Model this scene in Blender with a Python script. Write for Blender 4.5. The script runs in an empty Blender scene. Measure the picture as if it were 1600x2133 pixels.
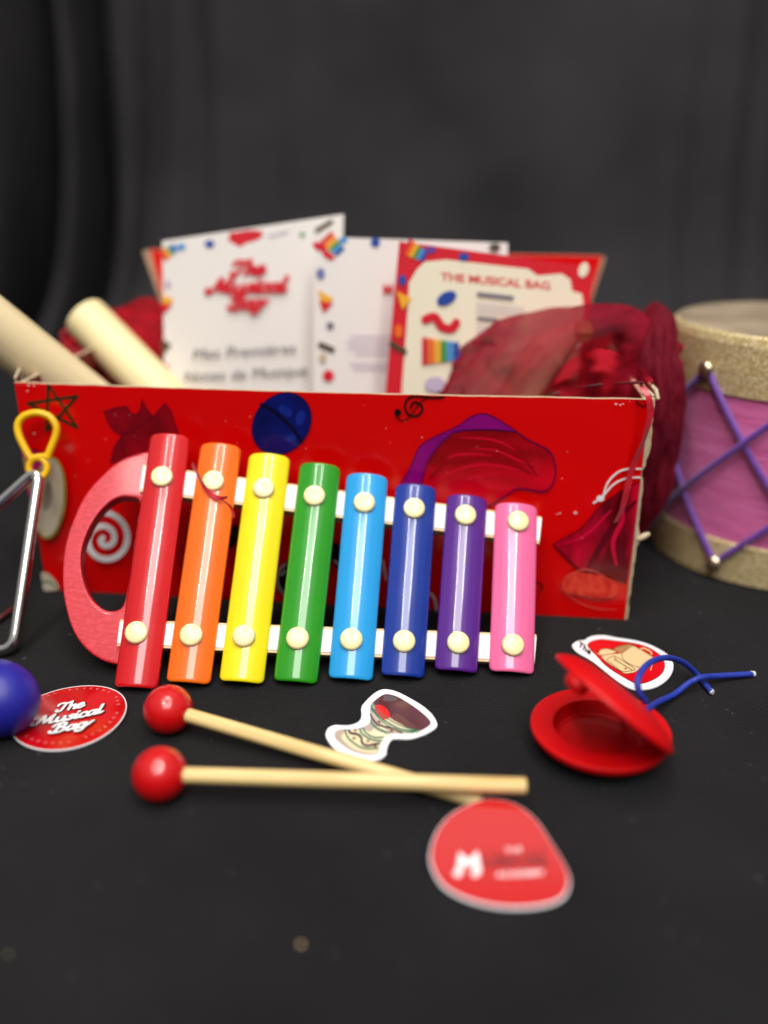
import bpy, bmesh, math, random
from mathutils import Vector as V, Matrix, noise
random.seed(7)
SC = bpy.context.scene
COL = SC.collection
PI = math.pi

# ------------------------------------------------------------------ camera model
F = 1840.0; PITCH = math.radians(21.7); H = 0.225
cp, sp = math.cos(PITCH), math.sin(PITCH)
CAM = V((0, 0, H))
def ray(px, py):
    t = (py - 1066.5) / F
    return V(((px - 800) / F, cp - t * sp, -(sp + t * cp)))
def G(px, py, z=0.0):                       # point at height z
    d = ray(px, py); return CAM + d * ((z - H) / d.z)
def PY(px, py, Y):                          # point at distance Y
    d = ray(px, py); return CAM + d * (Y / d.y)
class Plane:
    def __init__(s, o, n):
        s.o = V(o); s.n = V(n).normalized()
    def at(s, px, py, off=0.0):
        d = ray(px, py); o = s.o + s.n * off
        return CAM + d * ((o - CAM).dot(s.n) / d.dot(s.n))
    def lift(s, px, py, off=0.0):           # point of the base plane moved along the normal
        return s.at(px, py) + s.n * off

# ------------------------------------------------------------------ materials
def lin(c):
    return tuple(((x / 255) / 12.92 if x / 255 <= 0.04045 else ((x / 255 + 0.055) / 1.055) ** 2.4) for x in c)
MATS = {}
def mat(name, rgb, rough=0.5, spec=0.5, coat=0.0, metal=0.0, var=0.08, scale=60, bump=0.0, bscale=400,
        sheen=0.0, rgb2=None, sub=0.0, stretch=None, coat_rough=0.08, rvar=0.0, lo=0.3, hi=0.7, bdist=0.0005):
    if name in MATS: return MATS[name]
    m = bpy.data.materials.new(name); m.use_nodes = True
    nt = m.node_tree; N = nt.nodes; L = nt.links
    b = N['Principled BSDF']
    c = lin(rgb)
    c2 = lin(rgb2) if rgb2 else tuple(x * (1 - var) for x in c)
    tc = N.new('ShaderNodeTexCoord'); mp = N.new('ShaderNodeMapping')
    L.new(tc.outputs['Object'], mp.inputs['Vector'])
    if stretch: mp.inputs['Scale'].default_value = stretch
    nz = N.new('ShaderNodeTexNoise'); nz.inputs['Scale'].default_value = scale; nz.inputs['Detail'].default_value = 6
    L.new(mp.outputs[0], nz.inputs['Vector'])
    rp = N.new('ShaderNodeValToRGB')
    rp.color_ramp.elements[0].position = lo; rp.color_ramp.elements[1].position = hi
    rp.color_ramp.elements[0].color = (*c2, 1); rp.color_ramp.elements[1].color = (*c, 1)
    L.new(nz.outputs['Fac'], rp.inputs['Fac']); L.new(rp.outputs['Color'], b.inputs['Base Color'])
    b.inputs['Roughness'].default_value = rough
    if rvar:
        mr = N.new('ShaderNodeMapRange'); mr.inputs['To Min'].default_value = max(0, rough - rvar); mr.inputs['To Max'].default_value = rough + rvar
        n2 = N.new('ShaderNodeTexNoise'); n2.inputs['Scale'].default_value = scale * 1.7; n2.inputs['Detail'].default_value = 5
        L.new(tc.outputs['Object'], n2.inputs['Vector']); L.new(n2.outputs['Fac'], mr.inputs['Value']); L.new(mr.outputs[0], b.inputs['Roughness'])
    b.inputs['Specular IOR Level'].default_value = spec
    b.inputs['Coat Weight'].default_value = coat; b.inputs['Coat Roughness'].default_value = coat_rough
    b.inputs['Metallic'].default_value = metal
    b.inputs['Sheen Weight'].default_value = sheen
    if sub:
        b.inputs['Subsurface Weight'].default_value = sub; b.inputs['Subsurface Scale'].default_value = 0.004
        b.inputs['Subsurface Radius'].default_value = (1.0, 0.25, 0.2)
    if bump:
        nb = N.new('ShaderNodeTexNoise'); nb.inputs['Scale'].default_value = bscale; nb.inputs['Detail'].default_value = 4
        L.new(mp.outputs[0], nb.inputs['Vector'])
        bp = N.new('ShaderNodeBump'); bp.inputs['Strength'].default_value = bump; bp.inputs['Distance'].default_value = bdist
        L.new(nb.outputs['Fac'], bp.inputs['Height']); L.new(bp.outputs[0], b.inputs['Normal'])
    MATS[name] = m; return m

def organza(name, rgb, alpha_lo, alpha_hi, scale=12, stretch=(1, 1, 1)):
    m = bpy.data.materials.new(name); m.use_nodes = True
    nt = m.node_tree; N = nt.nodes; L = nt.links
    b = N['Principled BSDF']; out = N['Material Output']
    b.inputs['Base Color'].default_value = (*lin(rgb), 1); b.inputs['Roughness'].default_value = 0.75; b.inputs['Specular IOR Level'].default_value = .15
    b.inputs['Sheen Weight'].default_value = 0.25; b.inputs['Sheen Roughness'].default_value = 0.4
    b.inputs['Sheen Tint'].default_value = (*lin((230, 60, 80)), 1)
    tc = N.new('ShaderNodeTexCoord'); mp = N.new('ShaderNodeMapping'); mp.inputs['Scale'].default_value = stretch
    L.new(tc.outputs['Object'], mp.inputs[0])
    nz = N.new('ShaderNodeTexNoise'); nz.inputs['Scale'].default_value = scale; nz.inputs['Detail'].default_value = 3
    L.new(mp.outputs[0], nz.inputs['Vector'])
    mr = N.new('ShaderNodeMapRange'); mr.inputs['From Min'].default_value = 0.35; mr.inputs['From Max'].default_value = 0.65
    mr.inputs['To Min'].default_value = alpha_lo; mr.inputs['To Max'].default_value = alpha_hi
    L.new(nz.outputs['Fac'], mr.inputs['Value'])
    tr = N.new('ShaderNodeBsdfTransparent'); tr.inputs[0].default_value = (0.98, 0.72, 0.74, 1)
    mx = N.new('ShaderNodeMixShader')
    L.new(mr.outputs[0], mx.inputs[0]); L.new(tr.outputs[0], mx.inputs[1]); L.new(b.outputs[0], mx.inputs[2])
    L.new(mx.outputs[0], out.inputs['Surface'])
    MATS[name] = m; return m

def wood(name, rgb, rgb2, stretch, scale=30, rough=0.45):
    return mat(name, rgb, rough=rough, spec=0.4, rgb2=rgb2, stretch=stretch, scale=scale, bump=0.15, bscale=scale * 2, lo=0.25, hi=0.6)

# ------------------------------------------------------------------ mesh collector
class MB:
    def __init__(s):
        s.v = []; s.f = []; s.m = []; s.sm = []; s.mats = []; s.k = 0
    def mi(s, m):
        if m not in s.mats: s.mats.append(m)
        return s.mats.index(m)
    def add(s, vs, fs, m, smooth=False):
        o = len(s.v); s.v += [V(p) for p in vs]; i = s.mi(m)
        for f in fs:
            s.f.append([o + a for a in f]); s.m.append(i); s.sm.append(smooth)
    def build(s, name, parent=None, loc=None, bevel=0, sub=0):
        me = bpy.data.meshes.new(name)
        off = V(loc) if loc is not None else (parent.location.copy() if parent else V((0, 0, 0)))
        if parent is not None and parent.parent is not None: off = off + parent.parent.location
        me.from_pydata([tuple(p - off) for p in s.v], [], s.f)
        for m in s.mats: me.materials.append(m)
        me.polygons.foreach_set('material_index', s.m); me.polygons.foreach_set('use_smooth', s.sm)
        me.update()
        o = bpy.data.objects.new(name, me); COL.objects.link(o)
        if parent is not None:
            o.parent = parent
        elif loc is not None: o.location = off
        if bevel:
            b = o.modifiers.new('bevel', 'BEVEL'); b.width = bevel; b.segments = 2; b.limit_method = 'ANGLE'; b.angle_limit = math.radians(40)
        if sub:
            b = o.modifiers.new('sub', 'SUBSURF'); b.levels = sub; b.render_levels = sub
        return o
    # shapes
    def box8(s, p, m, ms=None):              # p: 8 points bottom ring then top ring
        fs = [(3, 2, 1, 0), (4, 5, 6, 7), (0, 1, 5, 4), (1, 2, 6, 5), (2, 3, 7, 6), (3, 0, 4, 7)]
        for i, f in enumerate(fs):
            s.add([p[a] for a in f], [(0, 1, 2, 3)], (ms[i] if ms else m))
    def solidbox(s, p, m):
        s.add(p, [(3, 2, 1, 0), (4, 5, 6, 7), (0, 1, 5, 4), (1, 2, 6, 5), (2, 3, 7, 6), (3, 0, 4, 7)], m)
    def prism(s, top, down, m, mside=None, smooth_side=False):   # top: list of points, down: vector
        n = len(top); down = V(down)
        s.add(top, [tuple(range(n))], m)
        bot = [V(p) + down for p in top]
        s.add(bot, [tuple(reversed(range(n)))], m)
        s.add(list(top) + bot, [(i, i + n, (i + 1) % n + n, (i + 1) % n) for i in range(n)], mside or m, smooth_side)
    def tube(s, pts, r, m, res=12, closed=False, cap=True, flat=None):
        pts = [V(p) for p in pts]; n = len(pts)
        rs = r if isinstance(r, (list, tuple)) else [r] * n
        tan = []
        for i in range(n):
            a = pts[(i - 1) % n] if (closed or i > 0) else pts[i]
            b = pts[(i + 1) % n] if (closed or i < n - 1) else pts[i]
            tan.append((b - a).normalized())
        up = V((0, 0, 1)) if abs(tan[0].z) < 0.9 else V((1, 0, 0))
        nr = (up - tan[0] * up.dot(tan[0])).normalized(); vs = []
        for i in range(n):
            nr = (nr - tan[i] * nr.dot(tan[i])).normalized(); bn = tan[i].cross(nr)
            for k in range(res):
                a = 2 * PI * k / res
                vs.append(pts[i] + (nr * math.cos(a) + bn * math.sin(a)) * rs[i])
        fs = []
        for i in range(n if closed else n - 1):
            j = (i + 1) % n
            for k in range(res):
                k2 = (k + 1) % res
                fs.append((i * res + k, i * res + k2, j * res + k2, j * res + k))
        s.add(vs, fs, m, True)
        if cap and not closed:
            s.add(vs[:res], [tuple(reversed(range(res)))], m); s.add(vs[-res:], [tuple(range(res))], m)
    def lathe(s, prof, m, mtx=None, res=64, smooth=True, ms=None):
        mtx = mtx or Matrix.Identity(4); vs = []; n = len(prof)
        for r, z in prof:
            for k in range(res):
                a = 2 * PI * k / res; vs.append(mtx @ V((r * math.cos(a), r * math.sin(a), z)))
        for i in range(n - 1):
            fs = [(k, (k + 1) % res, (k + 1) % res + res, k + res) for k in range(res)]
            s.add(vs[i * res:(i + 2) * res], fs, (ms[i] if ms else m), smooth)
    def grid(s, fn, nu, nv, m, smooth=True):
        vs = [fn(i / nu, j / nv) for j in range(nv + 1) for i in range(nu + 1)]
        fs = [(j * (nu + 1) + i, j * (nu + 1) + i + 1, (j + 1) * (nu + 1) + i + 1, (j + 1) * (nu + 1) + i) for j in range(nv) for i in range(nu)]
        s.add(vs, fs, m, smooth)
def weld(o, d=1e-6):
    bm = bmesh.new(); bm.from_mesh(o.data); bmesh.ops.remove_doubles(bm, verts=bm.verts, dist=d)
    bmesh.ops.recalc_face_normals(bm, faces=bm.faces); bm.to_mesh(o.data); bm.free(); return o

def smooth_pts(p, n=6, closed=False):
    p = [V((a[0], a[1], a[2] if len(a) > 2 else 0)) for a in p]; out = []; N = len(p)
    for i in range(N if closed else N - 1):
        if closed: a, b, c, d = p[(i - 1) % N], p[i], p[(i + 1) % N], p[(i + 2) % N]
        else:
            b, c = p[i], p[i + 1]; a = p[i - 1] if i > 0 else b * 2 - c; d = p[i + 2] if i + 2 < N else c * 2 - b
        for k in range(n):
            t = k / n
            out.append(0.5 * ((2 * b) + (c - a) * t + (2 * a - 5 * b + 4 * c - d) * t * t + (3 * b - a - 3 * c + d) * t ** 3))
    if not closed: out.append(p[-1])
    return out

# ------------------------------------------------------------------ flat art: maps 2D coordinates on to a surface, in thin layers of ink
class Art:
    def __init__(s, mb, fn, eps=0.00006):
        s.mb = mb; s.fn = fn; s.eps = eps; s.k = 1
    def poly(s, pts, m, smooth=0, layer=None):
        s.k += 1
        if smooth: pts = smooth_pts(pts, smooth, True)
        s.mb.add([s.fn(p[0], p[1], s.eps * s.k) for p in pts], [tuple(range(len(pts)))], m)
    def ell(s, cx, cy, a, b, m, rot=0, n=40):
        c, d = math.cos(rot), math.sin(rot)
        s.poly([(cx + a * math.cos(t) * c - b * math.sin(t) * d, cy + a * math.cos(t) * d + b * math.sin(t) * c) for t in [2 * PI * i / n for i in range(n)]], m)
    def stroke(s, pts, w, m, smooth=6, closed=False, taper=False):
        s.k += 1
        p = smooth_pts(pts, smooth, closed) if smooth else [V((a[0], a[1], 0)) for a in pts]
        n = len(p); Lf = []; Rt = []
        for i in range(n):
            a = p[(i - 1) % n] if (closed or i > 0) else p[i]; b = p[(i + 1) % n] if (closed or i < n - 1) else p[i]
            t = (b - a); t = t.normalized() if t.length > 1e-9 else V((1, 0, 0)); q = V((-t.y, t.x, 0))
            ww = w / 2
            if taper: ww *= 0.35 + 0.65 * math.sin(PI * i / (n - 1))
            Lf.append(p[i] + q * ww); Rt.append(p[i] - q * ww)
        z = s.eps * s.k
        vs = [s.fn(a.x, a.y, z) for a in Lf] + [s.fn(a.x, a.y, z) for a in Rt]
        fs = [(i, (i + 1) % n, (i + 1) % n + n, i + n) for i in range(n if closed else n - 1)]
        s.mb.add(vs, fs, m)
        if not closed and not taper:
            for e, o in ((0, 1), (n - 1, n - 2)):
                d = (p[e] - p[o]).normalized(); q = V((-d.y, d.x, 0))
                arc = [p[e] + (q * math.cos(a) + d * math.sin(a)) * (w / 2) for a in [PI * i / 8 for i in range(9)]]
                s.mb.add([s.fn(a.x, a.y, z) for a in arc], [tuple(range(9))], m)
def text_mesh(txt, bold=0.0):
    cu = bpy.data.curves.new('lettering', 'FONT'); cu.body = txt; cu.size = 1; cu.offset = bold; cu.resolution_u = 3
    ob = bpy.data.objects.new('lettering', cu); COL.objects.link(ob)
    dg = bpy.context.evaluated_depsgraph_get(); dg.update()
    me = ob.evaluated_get(dg).to_mesh()
    vs = [v.co.copy() for v in me.vertices]; fs = [tuple(p.vertices) for p in me.polygons]
    ob.evaluated_get(dg).to_mesh_clear(); bpy.data.objects.remove(ob); bpy.data.curves.remove(cu)
    return vs, fs
def art_text(art, txt, p0, p1, hgt, m, bold=0.0, shear=0.0, updir=None):
    """lettering from p0 to p1 (2D, baseline), cap height hgt; y of the 2D space may point down (hgt negative up)"""
    vs, fs = text_mesh(txt, bold); art.k += 1
    x0 = min(v.x for v in vs); x1 = max(v.x for v in vs)
    p0 = V((*p0, 0)); p1 = V((*p1, 0)); ex = (p1 - p0) / (x1 - x0)
    up = V((*updir, 0)).normalized() if updir else V((p1 - p0).yxz).normalized() * 0 + V((-(p1 - p0).y, (p1 - p0).x, 0)).normalized()
    out = []
    for v in vs:
        q = p0 + ex * (v.x - x0 + shear * v.y) + up * (v.y / 0.72 * hgt); out.append(art.fn(q.x, q.y, art.eps * art.k))
    art.mb.add(out, fs, m)

GL = {
 'T': (0.72, [[(0.0, .72), (.06, .93), (.3, .95), (.55, .87), (.82, 1.0)], [(.5, .9), (.42, .5), (.34, .12), (.2, -.02), (.04, .06), (.05, .2)]]),
 'h': (0.56, [[(.1, 1.0), (.1, .5), (.1, .0)], [(.12, .25), (.24, .48), (.4, .5), (.43, .3), (.43, .08), (.5, 0), (.6, .1)]]),
 'e': (0.5, [[(.06, .24), (.28, .28), (.4, .38), (.33, .52), (.18, .5), (.06, .38), (.04, .18), (.14, .02), (.32, 0), (.5, .14)]]),
 'M': (0.98, [[(-.28, .28), (-.26, .05), (-.08, .0), (.05, .3), (.16, .75), (.2, .97)], [(.22, .97), (.3, .5), (.38, .12)], [(.4, .12), (.55, .6), (.72, .97)], [(.73, .95), (.68, .4), (.7, .08), (.8, 0), (.95, .12)]]),
 'u': (0.56, [[(.05, .5), (.04, .2), (.12, .02), (.28, .03), (.4, .25), (.42, .5)], [(.43, .45), (.42, .12), (.5, 0), (.6, .1)]]),
 's': (0.44, [[(-.02, .04), (.15, 0), (.3, .06), (.34, .18), (.22, .32), (.15, .44), (.26, .53), (.38, .46)]]),
 'i': (0.26, [[(.08, .5), (.06, .12), (.14, 0), (.28, .1)], [(.12, .74), (.13, .78)]]),
 'c': (0.44, [[(.38, .4), (.3, .52), (.12, .48), (.03, .25), (.1, .03), (.28, 0), (.46, .12)]]),
 'a': (0.56, [[(.42, .42), (.28, .52), (.1, .45), (.03, .22), (.1, .02), (.25, .03), (.38, .22), (.44, .5)], [(.44, .45), (.42, .12), (.5, 0), (.6, .1)]]),
 'l': (0.28, [[(.12, 1.0), (.09, .5), (.08, .12), (.16, 0), (.3, .1)]]),
 'B': (0.7, [[(.2, .92), (.16, .5), (.1, .05)], [(-.12, .7), (-.02, .92), (.32, 1.0), (.52, .85), (.46, .62), (.22, .53)], [(.22, .51), (.5, .46), (.58, .24), (.44, .03), (.15, 0), (-.12, .06), (-.2, .22)]]),
 'g': (0.62, [[(.42, .42), (.28, .52), (.1, .45), (.03, .22), (.1, .02), (.25, .03), (.38, .22), (.44, .5)], [(.44, .45), (.42, .0), (.34, -.28), (.16, -.34), (.02, -.22)], [(.42, .0), (.6, .2), (.72, .42), (.8, .5)]])}
def script_word(art, word, p0, p1, hgt, m, w=0.17, slant=0.28, updir=None, dx=0, dy=0):
    tot = sum(GL[c][0] for c in word)
    p0 = V((*p0, 0)); p1 = V((*p1, 0)); ex = (p1 - p0) / tot
    up = (V((*updir, 0)).normalized() if updir else V((-(ex.y), ex.x, 0)).normalized()) * hgt
    base = art.fn
    def fn(x, y, z):
        q = p0 + ex * (x + slant * y + dx) + up * (y + dy); return base(q.x, q.y, z)
    a2 = Art(art.mb, fn, art.eps); a2.k = art.k; x = 0
    for c in word:
        for st in GL[c][1]: a2.stroke([(x + q[0], q[1]) for q in st], w, m, 5)
        x += GL[c][0]
    art.k = a2.k

# ------------------------------------------------------------------ naming
def tag(o, label=None, cat=None, group=None, kind=None):
    if label: o['label'] = label
    if cat: o['category'] = cat
    if group: o['group'] = group
    if kind: o['kind'] = kind
    return o
def thing(name, loc, label, cat, group=None):
    o = bpy.data.objects.new(name, None); COL.objects.link(o); o.location = loc; o.empty_display_size = 0.01
    return tag(o, label, cat, group)

# colours
RED = (214, 6, 10)
M_box = mat('box_red_print', (222, 2, 3), rough=0.22, spec=0.5, coat=0.35, coat_rough=0.06, var=0.06, scale=14, bump=0.05, bscale=90)
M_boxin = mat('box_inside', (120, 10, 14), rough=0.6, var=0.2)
M_card = mat('raw_cardboard', (205, 186, 152), rough=0.85, var=0.25, scale=300, bump=0.4, bscale=900)
M_white = mat('white_ink', (235, 232, 232), rough=0.3, var=0.03)
M_black = mat('black_ink', (14, 12, 12), rough=0.3)
M_green_ink = mat('green_ink', (24, 44, 20), rough=0.3)

# ================================================================== setting
M_cloth = mat('black_cloth', (34, 33, 34), rough=1.0, spec=0.06, rgb2=(17, 16, 17), scale=13, bump=1.0, bscale=1300, bdist=.0012, lo=.2, hi=.8, sheen=0.04)
M_curt = mat('black_curtain', (62, 60, 61), rough=1.0, spec=0.08, rgb2=(46, 45, 47), scale=6, bump=0.3, bscale=700, sheen=0.0)
mb = MB()
def clothfn(u, v):
    x = -1.5 + 3.0 * u; y = -0.5 + 2.1 * v
    near = min(1, max(0, (abs(x) - 0.32) / 0.4)) + min(1, max(0, (y - 0.62) / 0.3))
    z = 0.004 * near * noise.noise(V((x * 3, y * 3, 0)))
    return V((x, y, z - 0.0002))
mb.grid(clothfn, 90, 60, M_cloth)
tag(mb.build('tablecloth'), 'black cloth spread over the table top', kind='structure')
mb = MB()
def g_(x, c, w): return math.exp(-((x - c) / w) ** 2)
def curtfn(u, v):
    x = -1.7 + 3.4 * u; z = -0.05 + 1.0 * v
    xx = x + 0.06 * math.exp(-z / 0.12) * (1 if x < 0 else -0.2)
    y = 1.12
    for c_, w_, d_ in ((-.320, .013, .16), (-.398, .020, .22), (-.47, .02, .2), (-.54, .02, .2), (-.262, .012, .022), (-.215, .016, .014), (-.10, .02, .006), (.30, .020, .005), (.37, .018, .006), (.43, .02, .010), (.52, .02, .02)):
        y += d_ * g_(xx + .012 * math.sin(z * 5 + c_ * 40), c_, w_)
    for c_, w_, d_ in ((-.357, .016, .05), (-.435, .016, .06), (-.50, .02, .06), (-.288, .014, .018), (-.19, .02, .010), (-.02, .04, .008), (.12, .03, .008), (.335, .02, .006), (.40, .02, .006), (.48, .02, .015)):
        y -= d_ * g_(xx, c_, w_)
    y += 0.014 * noise.noise(V((x * 7, z * 1.4, 2))) + 0.004 * noise.noise(V((x * 22, z * 2.5, 7))) - 0.10 * math.exp(-max(z, 0) / 0.05)
    return V((x, y, z))
mb.grid(curtfn, 600, 60, M_curt)
tag(mb.build('backdrop'), 'dark grey curtain hung behind the table with soft folds', kind='structure')

# ================================================================== box
F0 = G(98, 1228); F1 = G(1301, 1290)
ex = (F1 - F0).normalized(); ey = V((-ex.y, ex.x, 0)); BW = (F1 - F0).length; BD = 0.162; BH = 0.1192; TH = 0.0022
def B(x, y, z): return F0 + ex * x + ey * y + V((0, 0, z))
box = thing('cardboard_box', F0, 'open red printed cardboard box holding papers and sticks, behind the xylophone', 'box')
PF = Plane(B(0, 0, 0), -ey)
def pan(x0, x1, y0, y1, z0, z1): return [B(x0, y0, z0), B(x1, y0, z0), B(x1, y1, z0), B(x0, y1, z0), B(x0, y0, z1), B(x1, y0, z1), B(x1, y1, z1), B(x0, y1, z1)]
mb = MB()
# front panel as a gently bowed grid, with thickness
def bow(x, z):
    return -0.0012 * math.sin(PI * min(1, max(0, x / BW))) * (z / BH) ** 2
nx, nz_ = 60, 24
def topz(x):
    u = x / BW
    return BH - 0.0004 - 0.0006 * math.sin(PI * u) + 0.0003 * noise.noise(V((x * 80, 0, 0)))
mb.grid(lambda u, v: B(u * BW, bow(u * BW, v * BH), v * topz(u * BW)), nx, nz_, M_box)
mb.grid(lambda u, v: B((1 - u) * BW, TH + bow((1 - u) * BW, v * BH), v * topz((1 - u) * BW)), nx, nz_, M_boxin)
mb.grid(lambda u, v: B(u * BW, bow(u * BW, BH) + TH * v, topz(u * BW)), nx, 1, M_card)
mb.grid(lambda u, v: B(BW, bow(BW, u * BH) + TH * v, u * BH), 20, 1, M_card)
mb.grid(lambda u, v: B(0, TH * v, u * BH), 20, 1, M_card)
def fpf(px, py, z):
    p = PF.at(px, py); q = p - F0; x = q.dot(ex); zz = q.z
    x = min(max(x, 0.0003), BW - 0.0003); zz = min(max(zz, 0.0003), topz(x) - 0.0002)
    return B(x, bow(x, zz) - z, zz)
A = Art(mb, fpf, 0.00004)
# star
S = [(101, 799), (161, 825), (161, 890), (98, 897), (59, 840)]
for a, b in ((0, 2), (0, 3), (4, 1), (4, 2), (1, 3)): A.stroke([S[a], S[b]], 6.5, M_green_ink, 0)
# crimson pouch print
M_pp = mat('print_crimson', (150, 4, 22), rough=0.25, rgb2=(112, 2, 14), scale=70, coat=0.3)
M_pd = mat('print_maroon', (84, 4, 30), rough=0.25, coat=0.3)
def Z1(l): return [(x / 2.2857, 780 + y / 2.2857) for x, y in l]
def Z2(l): return [(680 + x / 2.222, 780 + y / 2.222) for x, y in l]
def Z6(l): return [(800 + x / 2.6667, 820 + y / 2.6667) for x, y in l]
pouch = Z1([(498, 175), (550, 158), (608, 150), (622, 178), (650, 190), (670, 170), (680, 115), (700, 160), (733, 198), (765, 160), (790, 134), (815, 170), (860, 300), (850, 420), (530, 420), (545, 350), (582, 292), (530, 245)])
A.poly(pouch, M_pp); A.stroke(pouch[:13] , 2.2, M_pd, 0)
A.stroke(Z1([(498, 175), (530, 245), (582, 285), (660, 250), (733, 198)]), 2.2, M_pd)
A.stroke(Z1([(582, 292), (545, 350), (530, 420)]), 2.2, M_pd); A.stroke(Z1([(600, 385), (583, 330), (582, 290)]), 2, M_pd)
# blue egg print
M_egg1 = mat('print_blue', (10, 22, 110), rough=0.25, rgb2=(6, 10, 66), scale=40, coat=0.3)
M_egg2 = mat('print_blue_light', (22, 44, 136), rough=0.25, rgb2=(16, 34, 130), scale=60, coat=0.3)
M_egg3 = mat('print_navy', (5, 6, 34), rough=0.25, coat=0.3)
A.ell(588, 881, 70, 58, M_egg3, math.radians(-52)); A.ell(588, 881, 67.5, 56, M_egg1, math.radians(-52))
A.ell(596, 854, 16, 9, M_egg2, .6); A.ell(627, 869, 17, 9, M_egg2, -1.25); A.ell(608, 911, 12, 8, M_egg2, -.4)
A.stroke([(546, 841), (572, 855), (606, 886), (630, 918)], 7, M_egg3)
# treble clef
cl = Z2([(325, 192), (350, 210), (380, 200), (410, 160), (440, 122), (480, 98)])
A.stroke(cl, 2.4, M_black)
cl = Z2([(392, 150), (398, 132), (415, 124), (440, 140), (444, 165), (420, 187), (388, 184), (368, 160), (368, 125), (392, 100), (440, 98), (500, 104), (545, 100)])
A.stroke(cl, 4.6, M_black); A.ell(*Z2([(332, 172)])[0], 7.5, 7.5, M_black)
A.stroke(Z2([(1440, 100), (1436, 125), (1455, 142), (1478, 146)]), 3, M_black)
# silk scarf print
M_pur = mat('print_purple', (150, 4, 120), rough=0.25, rgb2=(110, 6, 104), scale=40, coat=0.3)
M_purd = mat('print_purple_line', (74, 4, 66), rough=0.25, coat=0.3)
M_silk = mat('print_silk', (206, 2, 30), rough=0.25, rgb2=(140, 0, 10), scale=16, stretch=(1, 1, 3.2), coat=0.3, lo=0.35, hi=0.62)
M_sdark = mat('print_silk_line', (96, 0, 16), rough=0.25, coat=0.3)
silk = Z6([(205, 505), (240, 380), (300, 290), (380, 212), (460, 197), (600, 195), (728, 206), (800, 250), (900, 300), (940, 350), (952, 420), (935, 500), (885, 538), (800, 527), (735, 525), (640, 585), (580, 620), (400, 640), (220, 620)])
A.poly(silk, M_silk, 4)
for w_ in ([(300, 420), (360, 350), (470, 330), (600, 340)], [(260, 500), (400, 420), (560, 390), (760, 420), (860, 430)], [(430, 240), (560, 245), (660, 270), (740, 320)], [(320, 560), (470, 470), (640, 440)], [(480, 300), (620, 310), (760, 370), (890, 400)]):
    A.stroke(Z6(w_), 6, mat('print_silk_fold', (208, 4, 40), rough=0.25, coat=0.3), taper=True)
M_sf = mat('print_silk_shade', (150, 0, 12), rough=.25, coat=.3)
for w_ in ([(250, 470), (330, 380), (380, 260)], [(540, 280), (650, 300), (760, 340), (850, 450)], [(400, 380), (560, 350), (700, 380), (820, 440)]):
    A.stroke(Z6(w_), 8, M_sf, taper=True)
prp = Z6([(88, 505), (150, 400), (200, 290), (280, 235), (400, 180), (480, 125), (550, 106), (610, 125), (700, 180), (728, 205), (600, 194), (460, 199), (380, 215), (300, 290), (240, 380), (207, 505)])
A.poly(prp, M_pur)
A.stroke(Z6([(88, 505), (150, 400), (200, 290), (280, 235), (400, 180), (480, 125), (550, 106), (610, 125), (700, 180), (800, 250), (900, 300), (940, 350), (952, 420), (935, 500), (885, 538), (800, 527), (735, 525), (640, 585), (580, 620)]), 2.6, M_purd)
A.stroke(Z6([(207, 505), (240, 380), (300, 290), (380, 212), (460, 197), (600, 194), (728, 205)]), 2.2, M_purd)
# drawstring bag print at the right
M_bag = mat('print_bag', (206, 2, 46), rough=0.25, rgb2=(96, 0, 10), scale=20, stretch=(3.0, 3.0, 1), coat=0.3, lo=0.4, hi=0.6)
bag = Z6([(940, 830), (1010, 790), (1100, 735), (1200, 620), (1300, 545), (1425, 480), (1400, 740), (1345, 1050), (1250, 1010), (1180, 980), (1080, 965), (1000, 890)])
A.poly(bag, M_bag); A.stroke(bag[:6], 2.6, M_sdark, 5); A.stroke(Z6([(940, 830), (1000, 890), (1080, 965), (1180, 985)]), 3, M_sdark)
A.stroke(Z6([(1130, 960), (1190, 860), (1290, 700), (1400, 590)]), 14, M_sdark, taper=True)
A.stroke(Z6([(1000, 830), (1130, 770), (1260, 640)]), 7, mat('print_bag_fold', (210, 6, 56), rough=0.25, coat=0.3), taper=True)
A.stroke(Z6([(1290, 950), (1270, 820), (1320, 700), (1330, 620)]), 10, MATS['print_bag_fold'], taper=True)
A.stroke(Z6([(1215, 565), (1240, 490), (1290, 435), (1350, 412), (1425, 412)]), 4, M_white)
A.stroke(Z6([(1205, 575), (1270, 500), (1340, 465), (1425, 458)]), 4, M_white)
A.ell(*Z6([(1200, 575)])[0], 8, 6.5, M_white); A.stroke(Z6([(1200, 575), (1163, 600)]), 4, M_white, 0)
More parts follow.
